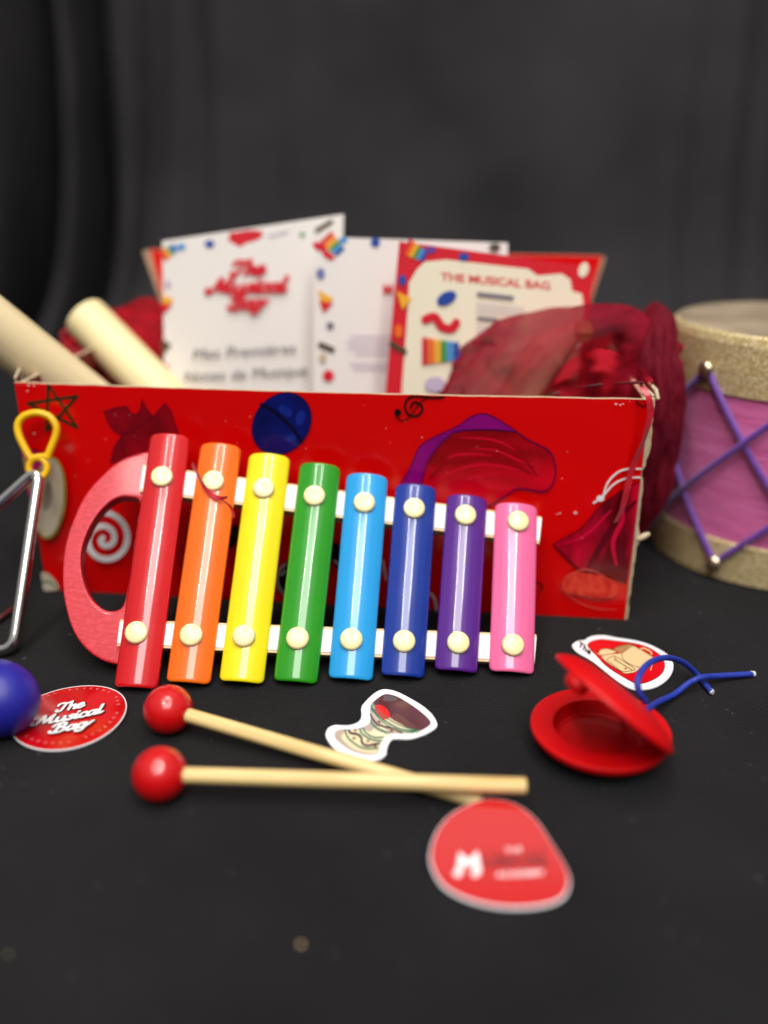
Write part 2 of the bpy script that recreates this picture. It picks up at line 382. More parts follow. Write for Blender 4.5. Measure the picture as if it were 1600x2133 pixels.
# scuffs
M_scuff = mat('scuffed_print', (226, 66, 40), rough=0.5, rgb2=(196, 10, 10), scale=260, lo=0.35, hi=0.6)
A.poly(Z6([(985, 1060), (1010, 1000), (1080, 985), (1180, 1000), (1270, 1030), (1300, 1080), (1270, 1120), (1180, 1130), (1080, 1110), (1010, 1100)]), M_scuff, 4)
A.stroke(Z6([(985, 1060), (1020, 1010), (1100, 970), (1180, 985), (1290, 1050)]), 3, mat('scuff_pale', (214, 96, 84), rough=0.6, rgb2=(190, 40, 34), scale=300), taper=True)
A.stroke(Z6([(1010, 1100), (1080, 1150), (1180, 1185), (1290, 1190)]), 2, MATS['scuff_pale'], taper=True)
for (x, y, r) in ((1198, 1065, 4), (1166, 1066, 2), (1160, 1068, 1.6), (1282, 839, 3), (1291, 841, 2.4), (1297, 839, 2), (64, 800, 3), (75, 801, 2.4), (115, 799, 2.6), (62, 812, 2), (880, 907, 1.3), (1035, 936, 1.2), (1170, 993, 1.1), (806, 888, 1), (610, 803, 1.5), (76, 900, 2.2)):
    A.ell(x, y, r, r * .7, mat('paper_scuff', (226, 190, 186), rough=0.7), .3, 10)
for _ in range(38):
    A.ell(random.uniform(60, 1340), random.uniform(815, 1200), random.uniform(.5, 1.1), random.uniform(.4, .8), MATS['paper_scuff'], 0, 6)
# spiral
cx, cy = 221, 1117; pts = []
for i in range(60):
    th = -0.3 + i * 0.205; r = 5 + 4.45 * th ** 1.0 if th > 0 else 5
    pts.append((cx + 3 + r * math.cos(-th + 3.4) * 0.98, cy + r * math.sin(-th + 3.4) * -1.0 * -1.0))
A.stroke(pts, 12.5, M_white, 2)
# printed hand drum at the left
M_pk = mat('print_magenta', (206, 20, 120), rough=0.3, rgb2=(180, 14, 90), coat=0.2)
M_hd = mat('print_cream', (206, 196, 170), rough=0.3, rgb2=(190, 176, 150), coat=0.2)
M_gd = mat('print_gold', (134, 120, 66), rough=0.3, rgb2=(170, 150, 70), scale=400)
A.poly([(44, 926), (108, 945), (118, 1050), (96, 1108), (70, 1060)], M_pk); A.stroke([(50, 928), (90, 935), (118, 948)], 3, M_pd)
A.stroke([(58, 950), (80, 1050), (92, 1100)], 6, M_gd)
A.ell(110, 1031, 35, 86, M_gd, math.radians(4)); A.ell(109, 1030, 30, 81, M_hd, math.radians(4)); A.ell(106, 1028, 11, 30, mat('print_grey', (160, 148, 128), rough=0.3), math.radians(4))
A.poly([(84, 1190), (104, 1186), (122, 1202), (128, 1221), (90, 1221)], M_hd, 3); A.stroke([(96, 1205), (112, 1206), (124, 1216)], 4, mat('print_green', (70, 110, 80), rough=0.3))
# prints and a black oval seen between the bars
A.ell(596, 1196, 15, 34, M_black, .2); A.stroke([(598, 1168), (584, 1184), (582, 1208), (596, 1232)], 3, M_white); A.stroke([(590, 1190), (598, 1182)], 3, M_white)
A.ell(706, 1150, 14, 28, M_black, -.2); A.stroke([(700, 1160), (712, 1172)], 3, M_white)
A.stroke([(893, 1225), (905, 1236), (911, 1262)], 5, M_white); A.stroke([(1118, 1205), (1128, 1212), (1126, 1222)], 4, M_black)
A.ell(490, 1110, 12, 26, M_black, .3); A.stroke([(800, 1160), (806, 1200)], 3, M_white)
A.stroke([(40, 797), (400, 803), (900, 820), (1340, 827)], 1.6, mat('worn_edge', (226, 176, 160), rough=0.7, rgb2=(200, 60, 50), scale=200), 8)
mb.build('front_panel', box)
# torn raw edges at the right corner
mb = MB()
vs = []; n = 46
for i in range(n + 1):
    z = BH * i / n
    w = 0.0016 + 0.0010 * noise.noise(V((z * 130, 3, 0))) + 0.0008 * noise.noise(V((z * 420, 1, 0)))
    bul = 0.0014 * math.exp(-((z - 0.045) / 0.006) ** 2) + (0.0012 if z > 0.085 else 0)
    if 0.078 < z < 0.09: w *= 0.4
    vs += [B(BW + 0.0001, -0.0006, z), B(BW + w + bul, 0.0002, z), B(BW + w + bul, 0.0030, z), B(BW + 0.0001, 0.0036, z)]
fs = []
for i in range(n):
    for k in range(4): fs.append((i * 4 + k, i * 4 + (k + 1) % 4, i * 4 + 4 + (k + 1) % 4, i * 4 + 4 + k))
fs += [(0, 1, 2, 3), (n * 4 + 3, n * 4 + 2, n * 4 + 1, n * 4)]
mb.add(vs, fs, M_card)
mb.tube([B(BW + 0.002, 0, 0.046), B(BW + 0.005, 0.0, 0.048), B(BW + 0.0075, 0.001, 0.049)], [0.0012, 0.0017, 0.0012], M_card, 8)
tag(mb.build('torn_edge', box), 'torn raw cardboard corner edge')
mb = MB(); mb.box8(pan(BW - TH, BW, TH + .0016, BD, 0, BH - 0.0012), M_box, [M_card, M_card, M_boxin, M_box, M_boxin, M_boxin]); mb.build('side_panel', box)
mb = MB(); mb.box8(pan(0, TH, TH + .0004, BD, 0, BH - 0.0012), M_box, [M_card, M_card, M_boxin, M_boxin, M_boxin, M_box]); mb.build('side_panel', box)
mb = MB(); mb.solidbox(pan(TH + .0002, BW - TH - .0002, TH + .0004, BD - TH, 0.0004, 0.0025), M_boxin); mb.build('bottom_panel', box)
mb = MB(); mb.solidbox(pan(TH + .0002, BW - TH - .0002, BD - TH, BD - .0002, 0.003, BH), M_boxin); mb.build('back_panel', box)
# lid standing up at the back
mb = MB()
lt = [B(0.0275, BD, BH), B(BW - 0.018, BD, BH), B(BW - 0.0075, BD + 0.004, 0.1690), B(0.0165, BD + 0.004, 0.1700)]
a_ = [p + ey * 0.0002 for p in lt]
mb.prism(a_, ey * 0.0022, M_box, M_card)
tag(mb.build('lid', box, bevel=0.0003), 'raised red lid at the back of the box')
for a, b_ in ((lt[0], lt[3]), (lt[1], lt[2])):
    mb = MB(); n_ = 14; vs = []
    sgn = -1 if a is lt[0] else 1
    for i in range(n_ + 1):
        p = a.lerp(b_, i / n_); w = 0.0010 * (0.4 + i / n_)
        q = p + ex * sgn * w - ey * 0.010 * (i / n_) * (1 if i > 2 else 0.3)
        vs += [p - ey * .0006, q, q + ey * 0.0012, p + ey * 0.0008]
    mb.add(vs, [(i * 4 + k, i * 4 + (k + 1) % 4, i * 4 + 4 + (k + 1) % 4, i * 4 + 4 + k) for i in range(n_) for k in range(4)], M_card)
    mb.build('lid_flap', box)
# bulging side tab at the left front corner
mb = MB()
def tabf(u, v):
    z = BH + 0.0016 - 0.034 * v
    x = -0.0058 * (1 - v ** 1.5) * u
    return B(x, 0.0014 + 0.016 * u, z + 0.001 * u)
mb.grid(tabf, 8, 14, M_boxin)
mb.tube([tabf(1, v / 14) for v in range(15)], [0.0010 + .0004 * noise.noise(V((v * .9, 0, 0))) for v in range(15)], M_card, 6)
mb.tube([tabf(u / 6, 0) for u in range(7)], 0.0008, M_card, 6)
tag(mb.build('corner_tab', box), 'bent cardboard tab at the left corner')
mb = MB()
p = [PY(1337, 800, .426), PY(1362, 826, .414)]; mb.tube([p[0], p[1]], .0008, M_card, 6)
p = [PY(1351, 797, .432), PY(1366, 812, .428), PY(1371, 832, .425)]; mb.tube(p, [.0008, .0012, .0009], M_card, 6)
mb.build('corner_tab', box)

# ================================================================== papers in the box
M_paper = mat('paper_white', (236, 230, 224), rough=0.5, var=0.03, scale=40)
M_cream = mat('paper_cream', (240, 230, 204), rough=0.5, var=0.03, scale=40)
M_pr = mat('ink_red', (214, 20, 40), rough=0.5); M_pb = mat('ink_blue', (30, 70, 160), rough=0.5); M_py = mat('ink_yellow', (244, 176, 30), rough=0.5)
M_pg = mat('ink_grey', (120, 116, 130), rough=0.5); M_pk2 = mat('ink_brown', (84, 66, 44), rough=0.5); M_pc = mat('ink_sky', (70, 150, 214), rough=0.5); M_pdk = mat('ink_dark', (66, 64, 72), rough=0.5)
M_lil = mat('ink_lilac', (196, 180, 206), rough=0.5); M_pgr = mat('ink_leaf', (70, 150, 70), rough=0.5); M_pv = mat('ink_violet', (110, 60, 150), rough=0.5)
def paper(name, plane, px, label, cat, body, th=0.0012):
    pts = [plane.at(*p) for p in px]; base = pts[0].copy(); base.z = 0.003
    mb_ = MB(); mb_.prism([p for p in pts], -plane.n * th, body)
    return mb_, Art(mb_, plane.lift, 0.00005), base
def xylo_icon(A, x, y, s, rot):
    cols = [M_pr, mat('ink_orange', (240, 110, 20), rough=0.5), M_py, M_pgr, M_pc, M_pb]
    c, d = math.cos(rot), math.sin(rot)
    for i, m in enumerate(cols):
        q = [(-3 + i, -2.2 + i * .15), (-2.1 + i, -2.2 + i * .15), (-2.1 + i, 2.2 - i * .15), (-3 + i, 2.2 - i * .15)]
        A.poly([(x + s * (a * c - b * d), y + s * (a * d + b * c)) for a, b in q], m)
PA = Plane(B(0.1, 0.095, 0), (-.06, -1, .13)); PB = Plane(B(0.17, 0.080, 0), (.05, -1, .12)); PC = Plane(B(0.22, 0.064, 0), (.08, -1, .10))
mbp, A, b0 = paper('booklet', PA, [(338, 502), (716, 446), (700, 960), (345, 960)], '', '', M_paper)
A.ell(512, 493, 36, 13, M_pr, -.15); A.poly([(475, 500), (500, 515), (550, 482), (480, 484)], M_pr)
xylo_icon(A, 352, 524, 6, -.6); A.ell(378, 514, 9, 7, M_pc); A.ell(437, 508, 10, 8, M_pb)
A.stroke([(660, 480), (690, 462)], 9, M_pk2); A.stroke([(560, 492), (600, 482)], 3, M_lil); A.ell(630, 488, 6, 4, M_pgr)
A.poly([(338, 615), (362, 622), (345, 650)], M_py); A.poly([(338, 632), (360, 634), (340, 655)], M_pr); A.poly([(336, 705), (358, 718), (338, 740)], M_pk2)
A.ell(344, 770, 9, 12, M_pr); A.ell(350, 590, 6, 8, M_lil)
for i, (w_, x0, x1, y) in enumerate((('The', 474, 550, 576), ('Musical', 436, 594, 612), ('Bag', 476, 548, 646))):
    script_word(A, w_, (x0 + 6, y - 2), (x1, y - 6), 30, M_pr, w=.24, updir=(0, -1))
art_text(A, 'Mes Premières', (404, 748), (616, 734), 22, M_pdk, .0, updir=(0, -1), shear=.15)
art_text(A, 'Notes de Musique', (386, 795), (640, 780), 22, M_pdk, .0, updir=(0, -1), shear=.15)
o = mbp.build('booklet', loc=b0); tag(o, 'white booklet cover lettered The Musical Bag in red, standing in the box', 'booklet')
mbp, A, b0 = paper('booklet', PB, [(656, 493), (1058, 506), (1050, 960), (652, 960)], '', '', M_paper)
xylo_icon(A, 694, 510, 8, .8); A.ell(666, 514, 16, 8, M_pr, .4); A.ell(684, 532, 15, 7, M_pr, .6); A.ell(782, 505, 10, 10, M_pb); A.ell(715, 500, 9, 6, M_pc)
A.ell(668, 570, 9, 12, mat('ink_bluegrey', (110, 120, 170), rough=.5)); A.poly([(662, 603), (695, 622), (672, 640)], M_py); A.poly([(664, 625), (694, 632), (674, 652)], M_pr)
A.ell(688, 678, 8, 8, M_pg); A.stroke([(668, 718), (692, 728)], 12, M_pk2); A.ell(672, 745, 8, 10, mat('ink_tan', (200, 180, 140), rough=.5)); A.ell(684, 782, 12, 12, M_pr)
art_text(A, 'M', (798, 612), (818, 612), 20, M_pr, .04, updir=(0, -1))
for y, x0 in ((700, 730), (712, 722), (724, 726), (736, 740), (756, 730), (766, 736)):
    A.stroke([(x0, y), (812, y + 1)], 2.6, M_lil, 0)
A.ell(1030, 515, 12, 8, M_pk2)
o = mbp.build('booklet', loc=b0); tag(o, 'plain white sheet with coloured icons down its left edge, between the other two papers', 'paper sheet')
mbp, A, b0 = paper('booklet', PC, [(832, 503), (1236, 556), (1205, 960), (790, 960)], '', '', M_pr)
A.poly([(868, 562), (885, 545), (930, 541), (1100, 560), (1120, 574), (1170, 570), (1188, 582), (1192, 606), (1212, 612), (1216, 640), (1190, 950), (830, 950), (838, 800), (850, 640), (852, 590)], M_cream)
art_text(A, 'THE MUSICAL BAG', (918, 584), (1146, 604), 17, M_pr, .03, updir=(0, -1))
xylo_icon(A, 866, 524, 8, .5); A.ell(896, 520, 13, 7, M_pv); A.ell(966, 535, 11, 8, M_pb); A.ell(1215, 562, 10, 16, M_cream, .3)
A.ell(838, 583, 8, 11, M_pb); A.poly([(826, 606), (858, 622), (838, 645)], M_py); A.ell(830, 690, 8, 14, mat('ink_orange', (240, 110, 20))); A.stroke([(816, 716), (842, 732)], 12, M_pk2)
A.ell(930, 621, 22, 13, M_pb, -.5)
A.stroke([(886, 665), (905, 660), (920, 680), (940, 684), (950, 672)], 18, M_pr); xylo_icon(A, 918, 731, 13, .0)
A.ell(906, 800, 22, 16, M_lil)
A.stroke([(996, 612), (1066, 620)], 8, M_pg, 0); A.stroke([(996, 662), (1034, 666)], 7, M_pg, 0); A.stroke([(986, 712), (1030, 716)], 7, M_pg, 0)
for y in (632, 640, 648, 676, 684, 692, 726, 736): A.stroke([(992, y), (1092, y + 9)], 2, M_lil, 0)
o = mbp.build('booklet', loc=b0); tag(o, 'cream booklet with red border and a list of small instrument pictures', 'booklet')

# ================================================================== wooden sticks in the box
M_w1 = wood('stick_wood', (236, 214, 166), (206, 178, 124), (1, 1, 1), 26)
M_w2 = wood('stick_wood_pale', (240, 222, 168), (226, 202, 142), (1, 1, 1), 40)
def stick(pts, r, label, m, grain=True):
    a, b = pts; d = (b - a); L_ = d.length
    st = thing('wooden_stick', a, label, 'stick')
    q = d.to_track_quat('X', 'Z')
    mb = MB(); prof = [(0, r * .84), (.0006, r * .92), (.0018, r * .98), (.004, r)]
    P = [V((x, 0, 0)) for x, _ in prof[0:]] + [V((L_ * .5, 0, 0)), V((L_, 0, 0))]
    R = [max(rr, r * .6) for _, rr in prof] + [r * 1.02, r * 1.04]
    mb.tube(P, R, m, 48)
    o = mb.build('shaft'); o.parent = st; st.rotation_euler = q.to_euler(); return st
M_w1g = mat('stick_grain', (236, 216, 170), rough=0.5, rgb2=(204, 178, 128), stretch=(.04, 1, 1), scale=240, bump=.05, bscale=300, lo=.36, hi=.47)
M_w2g = mat('stick_smooth', (244, 228, 176), rough=0.45, rgb2=(234, 214, 156), stretch=(.06, 1, 1), scale=200)
stick((PY(-190, 540, .452), PY(200, 850, .500)), .0148, 'thick pale wooden stick leaning out over the left side of the box', M_w1g)
stick((PY(173, 655, .56), PY(390, 880, .525)), .0140, 'shorter smooth wooden stick with its rounded end up, behind the thick stick', M_w2g)

# ================================================================== red pouch with ribbon loop behind the sticks
M_or = organza('red_sheer', (164, 8, 26), .55, .9, 60)
rp_ = thing('gauze_pouch', B(.05, .13, .01), 'crumpled bright red gauze pouch with ribbon loop, behind the sticks', 'pouch')
mb = MB()
c0 = PY(262, 760, .575)
def pf(u, v):
    th = 2 * PI * u; ph = PI * (v - .5); r = 1 + .25 * noise.noise(V((math.cos(th) * 2, math.sin(th) * 2, ph * 2)))
    return c0 + V((.047 * math.cos(ph) * math.cos(th) * r, .02 * math.cos(ph) * math.sin(th) * r, .034 * math.sin(ph) * r + .012 * math.cos(ph) * math.cos(th)))
mb.grid(pf, 48, 24, M_or); mb.build('cloth', rp_)
mb = MB(); M_rib = mat('ribbon_red', (190, 16, 34), rough=.35, sheen=.3)
mb.tube(smooth_pts([PY(200, 745, .56), PY(160, 735, .56), PY(132, 712, .56), PY(134, 692, .56), PY(152, 690, .56), PY(175, 720, .56), PY(215, 745, .56)], 6), .0014, M_rib, 8)
mb.tube(smooth_pts([PY(150, 745, .555), PY(185, 728, .555), PY(215, 735, .555), PY(200, 770, .555), PY(235, 790, .555)], 6), .0032, M_rib, 8)
mb.tube(smooth_pts([PY(165, 770, .553), PY(195, 762, .553), PY(225, 790, .553)], 6), .003, M_rib, 8)
mb.build('ribbon', rp_)

# ================================================================== maroon organza pouch at the right of the box
def sheer_bands(name, rgb, lo, hi, scale, rot, dist=3.0):
    m = organza(name, rgb, lo, hi, scale); nt = m.node_tree; N = nt.nodes; L = nt.links
    mr = [n for n in N if n.type == 'MAP_RANGE'][0]; mp = [n for n in N if n.type == 'MAPPING'][0]; mp.inputs['Rotation'].default_value = rot
    wv = N.new('ShaderNodeTexWave'); wv.inputs['Scale'].default_value = scale; wv.inputs['Distortion'].default_value = dist; wv.inputs['Detail'].default_value = 2; wv.inputs['Detail Scale'].default_value = 1.2
    L.new(mp.outputs[0], wv.inputs['Vector']); L.new(wv.outputs['Fac'], mr.inputs['Value'])
    mr.inputs['From Min'].default_value = .1; mr.inputs['From Max'].default_value = .9; return m
M_org = sheer_bands('maroon_organza', (136, 10, 36), .30, .86, 11, (0, math.radians(35), 0))
M_org2 = sheer_bands('maroon_organza_inner', (156, 6, 26), .05, .9, 15, (0, math.radians(50), .5), 6)
_nt = M_org.node_tree; _at = _nt.nodes.new('ShaderNodeAttribute'); _at.attribute_name = 'layers'
_mx = [n for n in _nt.nodes if n.type == 'MIX_SHADER'][0]; _nt.links.new(_at.outputs['Fac'], _mx.inputs[0])
M_org3 = organza('maroon_organza_dark', (104, 8, 30), .66, .9, 20)
pouch = thing('organza_pouch', B(.30, .06, .01), 'sheer maroon organza pouch bulging over the right end of the box', 'pouch')
def lobe(c, rad, amp, seed, shear=0, tilt=0, zmin=None):
    c = V(c)
    def fn(u, v):
        th = 2 * PI * u; ph = PI * (v - .5)
        d = V((math.cos(ph) * math.cos(th), math.cos(ph) * math.sin(th), math.sin(ph)))
        fold = math.sin(th * 5 + seed + 4 * noise.noise(d * 1.3 + V((seed, 0, 0)))) * math.cos(ph)
        cr = abs(noise.noise(V((d.x * 3.2 + seed, d.y * 3.2, d.z * 1.3)))) + .6 * abs(noise.noise(V((d.x * 6.5, d.y * 6.5 + seed, d.z * 2.2)))) + .3 * abs(noise.noise(d * 13))
        r = 1 + amp * (noise.noise(d * 1.9 + V((seed, 3, 1))) * 1.0 + .2 * fold - 1.0 * (cr - .3) * -1)
        p = V((d.x * rad[0] * r, d.y * rad[1] * r, d.z * rad[2] * (1 + amp * .5 * noise.noise(d * 2 + V((seed, 9, 2))))))
        p.x += shear * p.z; q = c + p
        if zmin is not None and q.z < zmin: q.z = zmin + .0005 * noise.noise(q * 90)
        return q
    return fn
mb = MB(); mb.grid(lobe((.100, .490, .106), (.064, .040, .046), .15, 1.0, .25, zmin=.05), 160, 100, M_org); oc = mb.build('outer_cloth', pouch)
at_ = oc.data.attributes.new('layers', 'FLOAT', 'POINT')       # how many layers of gauze lie folded together
for i, v in enumerate(oc.data.vertices):
    w = v.co + oc.parent.location; a = (w.x - .100) / .064; b = (w.z - .106) / .046
    r = math.hypot(a - .55, (b + .75) * .72) + .10 * noise.noise(w * 34) + .03 * noise.noise(w * 120)
    def bump_(c, wd): return math.exp(-((r - c) / wd) ** 2)
    val = .70 - .66 * bump_(1.02, .15) * (1 if a < .35 else max(0, 1 - (a - .35) / .25)) - .30 * bump_(.48, .10) - .16 * bump_(1.42, .06)
    at_.data[i].value = max(.06, min(.88, val + .05 * math.sin(r * 60)))
mb = MB(); mb.grid(lobe((.122, .490, .096), (.036, .034, .040), .34, 4.0, .3, zmin=.05), 160, 100, M_org2); mb.build('inner_cloth', pouch)
mb = MB(); mb.grid(lobe((.1435, .484, .080), (.0195, .040, .072), .16, 7.0, .06, zmin=.001), 140, 100, M_org3); mb.build('hanging_cloth', pouch)
mb = MB()                                                    # front fold lying along the box rim
def ff(u, v):
    a = PY(1110 + 240 * u, 832 - 3 * u, .438 - .018 * u); b = PY(1150 + 190 * u, 800 - 95 * math.sin(PI * (0.05 + .75 * u)) * (1 - .4 * u), .462 - .022 * u)
    return a.lerp(b, v) + V((0, -.009, .003)) * math.sin(PI * v) * (1 + noise.noise(V((u * 5, v * 3, 1))))
mb.grid(ff, 40, 16, M_org2); mb.build('front_fold', pouch)
mb = MB(); M_hem = mat('hem_thread', (96, 10, 30), rough=.6, rgb2=(60, 4, 18), scale=900)
mb.tube(smooth_pts([PY(1150, 822, .436), PY(1185, 812, .435), PY(1230, 804, .431), PY(1285, 798, .427), PY(1340, 797, .424)], 8), .0008, M_hem, 8)
mb.build('hem', pouch)
# ribbon tie hanging over the corner
mb = MB()
def ribbon(mb, pts, w, m, wdir=V((1, 0, 0))):
    p = smooth_pts([tuple(a) for a in pts], 8); vs = []
    for i, q in enumerate(p):
        ww = w * (1 + .25 * noise.noise(V((i * .25, 0, 0)))); tw = wdir + V((0, -.6 * math.sin(i * .18), 0))
        vs += [q - tw.normalized() * ww / 2, q + tw.normalized() * ww / 2]
    mb.add(vs, [(2 * i, 2 * i + 1, 2 * i + 3, 2 * i + 2) for i in range(len(p) - 1)], m, True)
M_rs = mat('ribbon_satin', (200, 24, 48), rough=.3, sheen=.3, rgb2=(164, 12, 34), scale=120)
ribbon(mb, [PY(1338, 806, .410), PY(1352, 830, .405), PY(1355, 862, .404), PY(1345, 905, .404), PY(1330, 945, .406), PY(1314, 985, .407), PY(1306, 1020, .407), PY(1296, 1060, .408), PY(1282, 1088, .408)], .0030, M_rs)
tag(mb.build('ribbon_tie', pouch), 'thin red ribbon hanging over the corner of the box')
# pale wooden handle seen through the organza
hd = thing('wooden_rattle', PY(1085, 830, .47), 'pale wooden handle with a yellowish knob seen through the maroon organza', 'wooden toy')
mb = MB(); mb.tube(smooth_pts([PY(1070, 850, .475), PY(1120, 760, .478), PY(1165, 715, .48), PY(1200, 690, .482)], 6), [.0115] * 10 + [.010 - .0006 * i for i in range(9)], mat('handle_wood', (236, 196, 168), rough=.4, rgb2=(220, 170, 140)), 24)
mb.build('grip', hd)
mb = MB(); mb.lathe([(0, -.006), (.004, -.005), (.006, 0), (.004, .005), (0, .006)], mat('knob_yellow', (214, 170, 90), rough=.4), Matrix.Translation(PY(1214, 690, .478)), 20); mb.build('knob', hd)

# ================================================================== drum
DC = G(1600, 1130); DC.z = 0; DR = .0738; DH = .1405
drum = thing('toy_drum', DC, 'pink toy drum with gold bands and purple lacing, at the right of the box', 'drum')
M_pink = mat('drum_pink_satin', (222, 116, 172), rough=.5, rgb2=(204, 92, 150), scale=26, stretch=(1, 1, 6), sheen=.3, bump=.5, bscale=60, bdist=.0012)
def brocade():
    m = mat('drum_gold_brocade', (206, 184, 120), rough=.45, rgb2=(136, 108, 58), scale=500, bump=.4, bscale=800, metal=.15)
    nt = m.node_tree; N = nt.nodes; L = nt.links; b = N['Principled BSDF']
    tc = N.new('ShaderNodeTexCoord'); vo = N.new('ShaderNodeTexVoronoi'); vo.inputs['Scale'].default_value = 700
    L.new(tc.outputs['Object'], vo.inputs['Vector'])
    rp = N.new('ShaderNodeValToRGB'); rp.color_ramp.elements[0].color = (*lin((240, 226, 186)), 1); rp.color_ramp.elements[1].color = (*lin((182, 158, 104)), 1)
    rp.color_ramp.elements[0].position = .15; rp.color_ramp.elements[1].position = .6
    L.new(vo.outputs['Distance'], rp.inputs[0]); L.new(rp.outputs[0], b.inputs['Base Color']); return m
M_gold = brocade()
M_skin = mat('drum_skin', (170, 152, 128), rough=.45, rgb2=(126, 108, 88), scale=22, spec=.5)
T_ = Matrix.Translation(DC)
mb = MB(); mb.lathe([(0, .001), (DR - .0012, .001), (DR - .0012, .10), (DR - .0016, DH - .02), (DR - .003, DH - .004)], M_pink, T_, 96); mb.build('shell', drum)
mb = MB(); mb.lathe([(DR - .0011, .0005), (DR + .0004, .0012), (DR + .0006, .012), (DR + .0003, .0235), (DR - .0010, .0245)], M_gold, T_, 96); tag(mb.build('brocade_band', drum), 'gold brocade band round the foot')
mb = MB(); mb.lathe([(DR - .0014, DH - .034), (DR + .0003, DH - .033), (DR + .0006, DH - .02), (DR + .0002, DH - .006), (DR - .001, DH - .0022), (DR - .0030, DH - .0006)], M_gold, T_, 96); tag(mb.build('brocade_band', drum), 'gold brocade band round the top')
mb = MB(); mb.lathe([(DR - .0030, DH - .0007), (DR - .006, DH - .0003), (DR * .6, DH - .0008), (0.0001, DH - .001)], M_skin, T_, 96); mb.build('drumhead', drum)
fa = math.atan2(-DC.y, -DC.x)                              # direction to the camera
def dp(deg, z, r=DR + .0018): a = fa - math.radians(deg); return DC + V((r * math.cos(a), r * math.sin(a), z))
M_peg = mat('peg_metal', (206, 188, 160), rough=.28, metal=.9, var=.2)
M_cord = mat('purple_cord', (124, 62, 170), rough=.45, rgb2=(74, 32, 124), scale=500, sheen=.5, stretch=(1, 1, 3))
TZ = DH - .021; BZ = .011
for i in range(8):
    ta = 36 + 45 * i; ba = 20 + 45 * i
    for a_, z_ in ((ta, TZ), (ba, BZ)):
        c_ = dp(a_, z_, DR + .0012); n_ = (c_ - DC); n_.z = 0
        mtx = Matrix.Translation(c_) @ n_.to_track_quat('Z', 'Y').to_matrix().to_4x4()
        mb = MB(); mb.lathe([(.0026, -.002), (.0026, .001), (.0042, .0018), (.0046, .0034), (.0034, .0050), (.0015, .0057), (0.0001, .0058)], M_peg, mtx, 20); mb.build('stud', drum)
    for s_ in (1, -1):
        ph = 67.5 * s_; pts = []
        for k in range(25):
            u = k / 24; z_ = TZ + (BZ - TZ) * u
            bulge = .0020 + (.0016 if s_ > 0 else .0002) * math.sin(PI * u) 
            pts.append(dp(ta + (20 - 40 - 0) * 0 + u * (ph - 0.0) + (0 if True else 0), z_, DR + bulge))
        # end exactly on a bottom stud
        end = ta + ph; kk = round((end - 20) / 45); tgt = 20 + 45 * kk
        pts = [dp(ta + (k / 24) * (tgt - ta), TZ + (BZ - TZ) * (k / 24), DR + .0022 + (.0022 if s_ > 0 else .0002) * math.sin(PI * k / 24)) for k in range(25)]
        mb = MB(); mb.tube(pts, .0019, M_cord, 10); mb.build('lace', drum)

# ================================================================== xylophone
X0 = G(284, 1433); X1 = G(1065, 1403)
xe = (X1 - X0).normalized(); hz_ = V((-xe.y, xe.x, 0)); lean = math.radians(50)
xu = (hz_ * math.cos(lean) + V((0, 0, 1)) * math.sin(lean)); xn = xe.cross(xu); 
if xn.y > 0: xn = -xn
base = X0.copy()
PX = Plane(X0 + xn * 0.0035, xn)                       # plane of the bar edges
xyl = thing('toy_xylophone', X0, 'rainbow toy xylophone with eight metal bars leaning on the red box', 'xylophone')
bars = [ # name, colour, TL, TR, BR, BL
 ('red', (206, 12, 22), (314, 906), (396, 911), (330, 1436), (235, 1431)),
 ('orange', (246, 108, 4), (417, 926), (504, 931), (438, 1426), (345, 1421)),
 ('yellow', (246, 226, 4), (518, 947), (606, 952), (549, 1425), (456, 1419)),
 ('green', (34, 146, 14), (624, 968), (711, 971), (661, 1425), (569, 1419)),
 ('sky blue', (30, 158, 226), (722, 989), (809, 993), (777, 1419), (683, 1413)),
 ('navy blue', (12, 50, 146), (824, 1011), (910, 1015), (885, 1414), (792, 1406)),
 ('purple', (84, 26, 134), (931, 1034), (1016, 1037), (996, 1403), (904, 1396)),
 ('pink', (240, 106, 158), (1032, 1050), (1120, 1055), (1114, 1406), (1018, 1398))]
ub = [(337, 992), (444, 1001), (549, 1016), (655, 1032), (759, 1046), (863, 1058), (970, 1072), (1080, 1085)]
lb = [(284, 1317), (398, 1322), (508, 1324), (620, 1329), (732, 1331), (842, 1335), (955, 1338), (1069, 1343)]
M_bead = mat('cream_stud', (240, 226, 168), rough=.28, spec=.5, var=.04, scale=200, coat=.3)
RISE = .0042
barobj = []
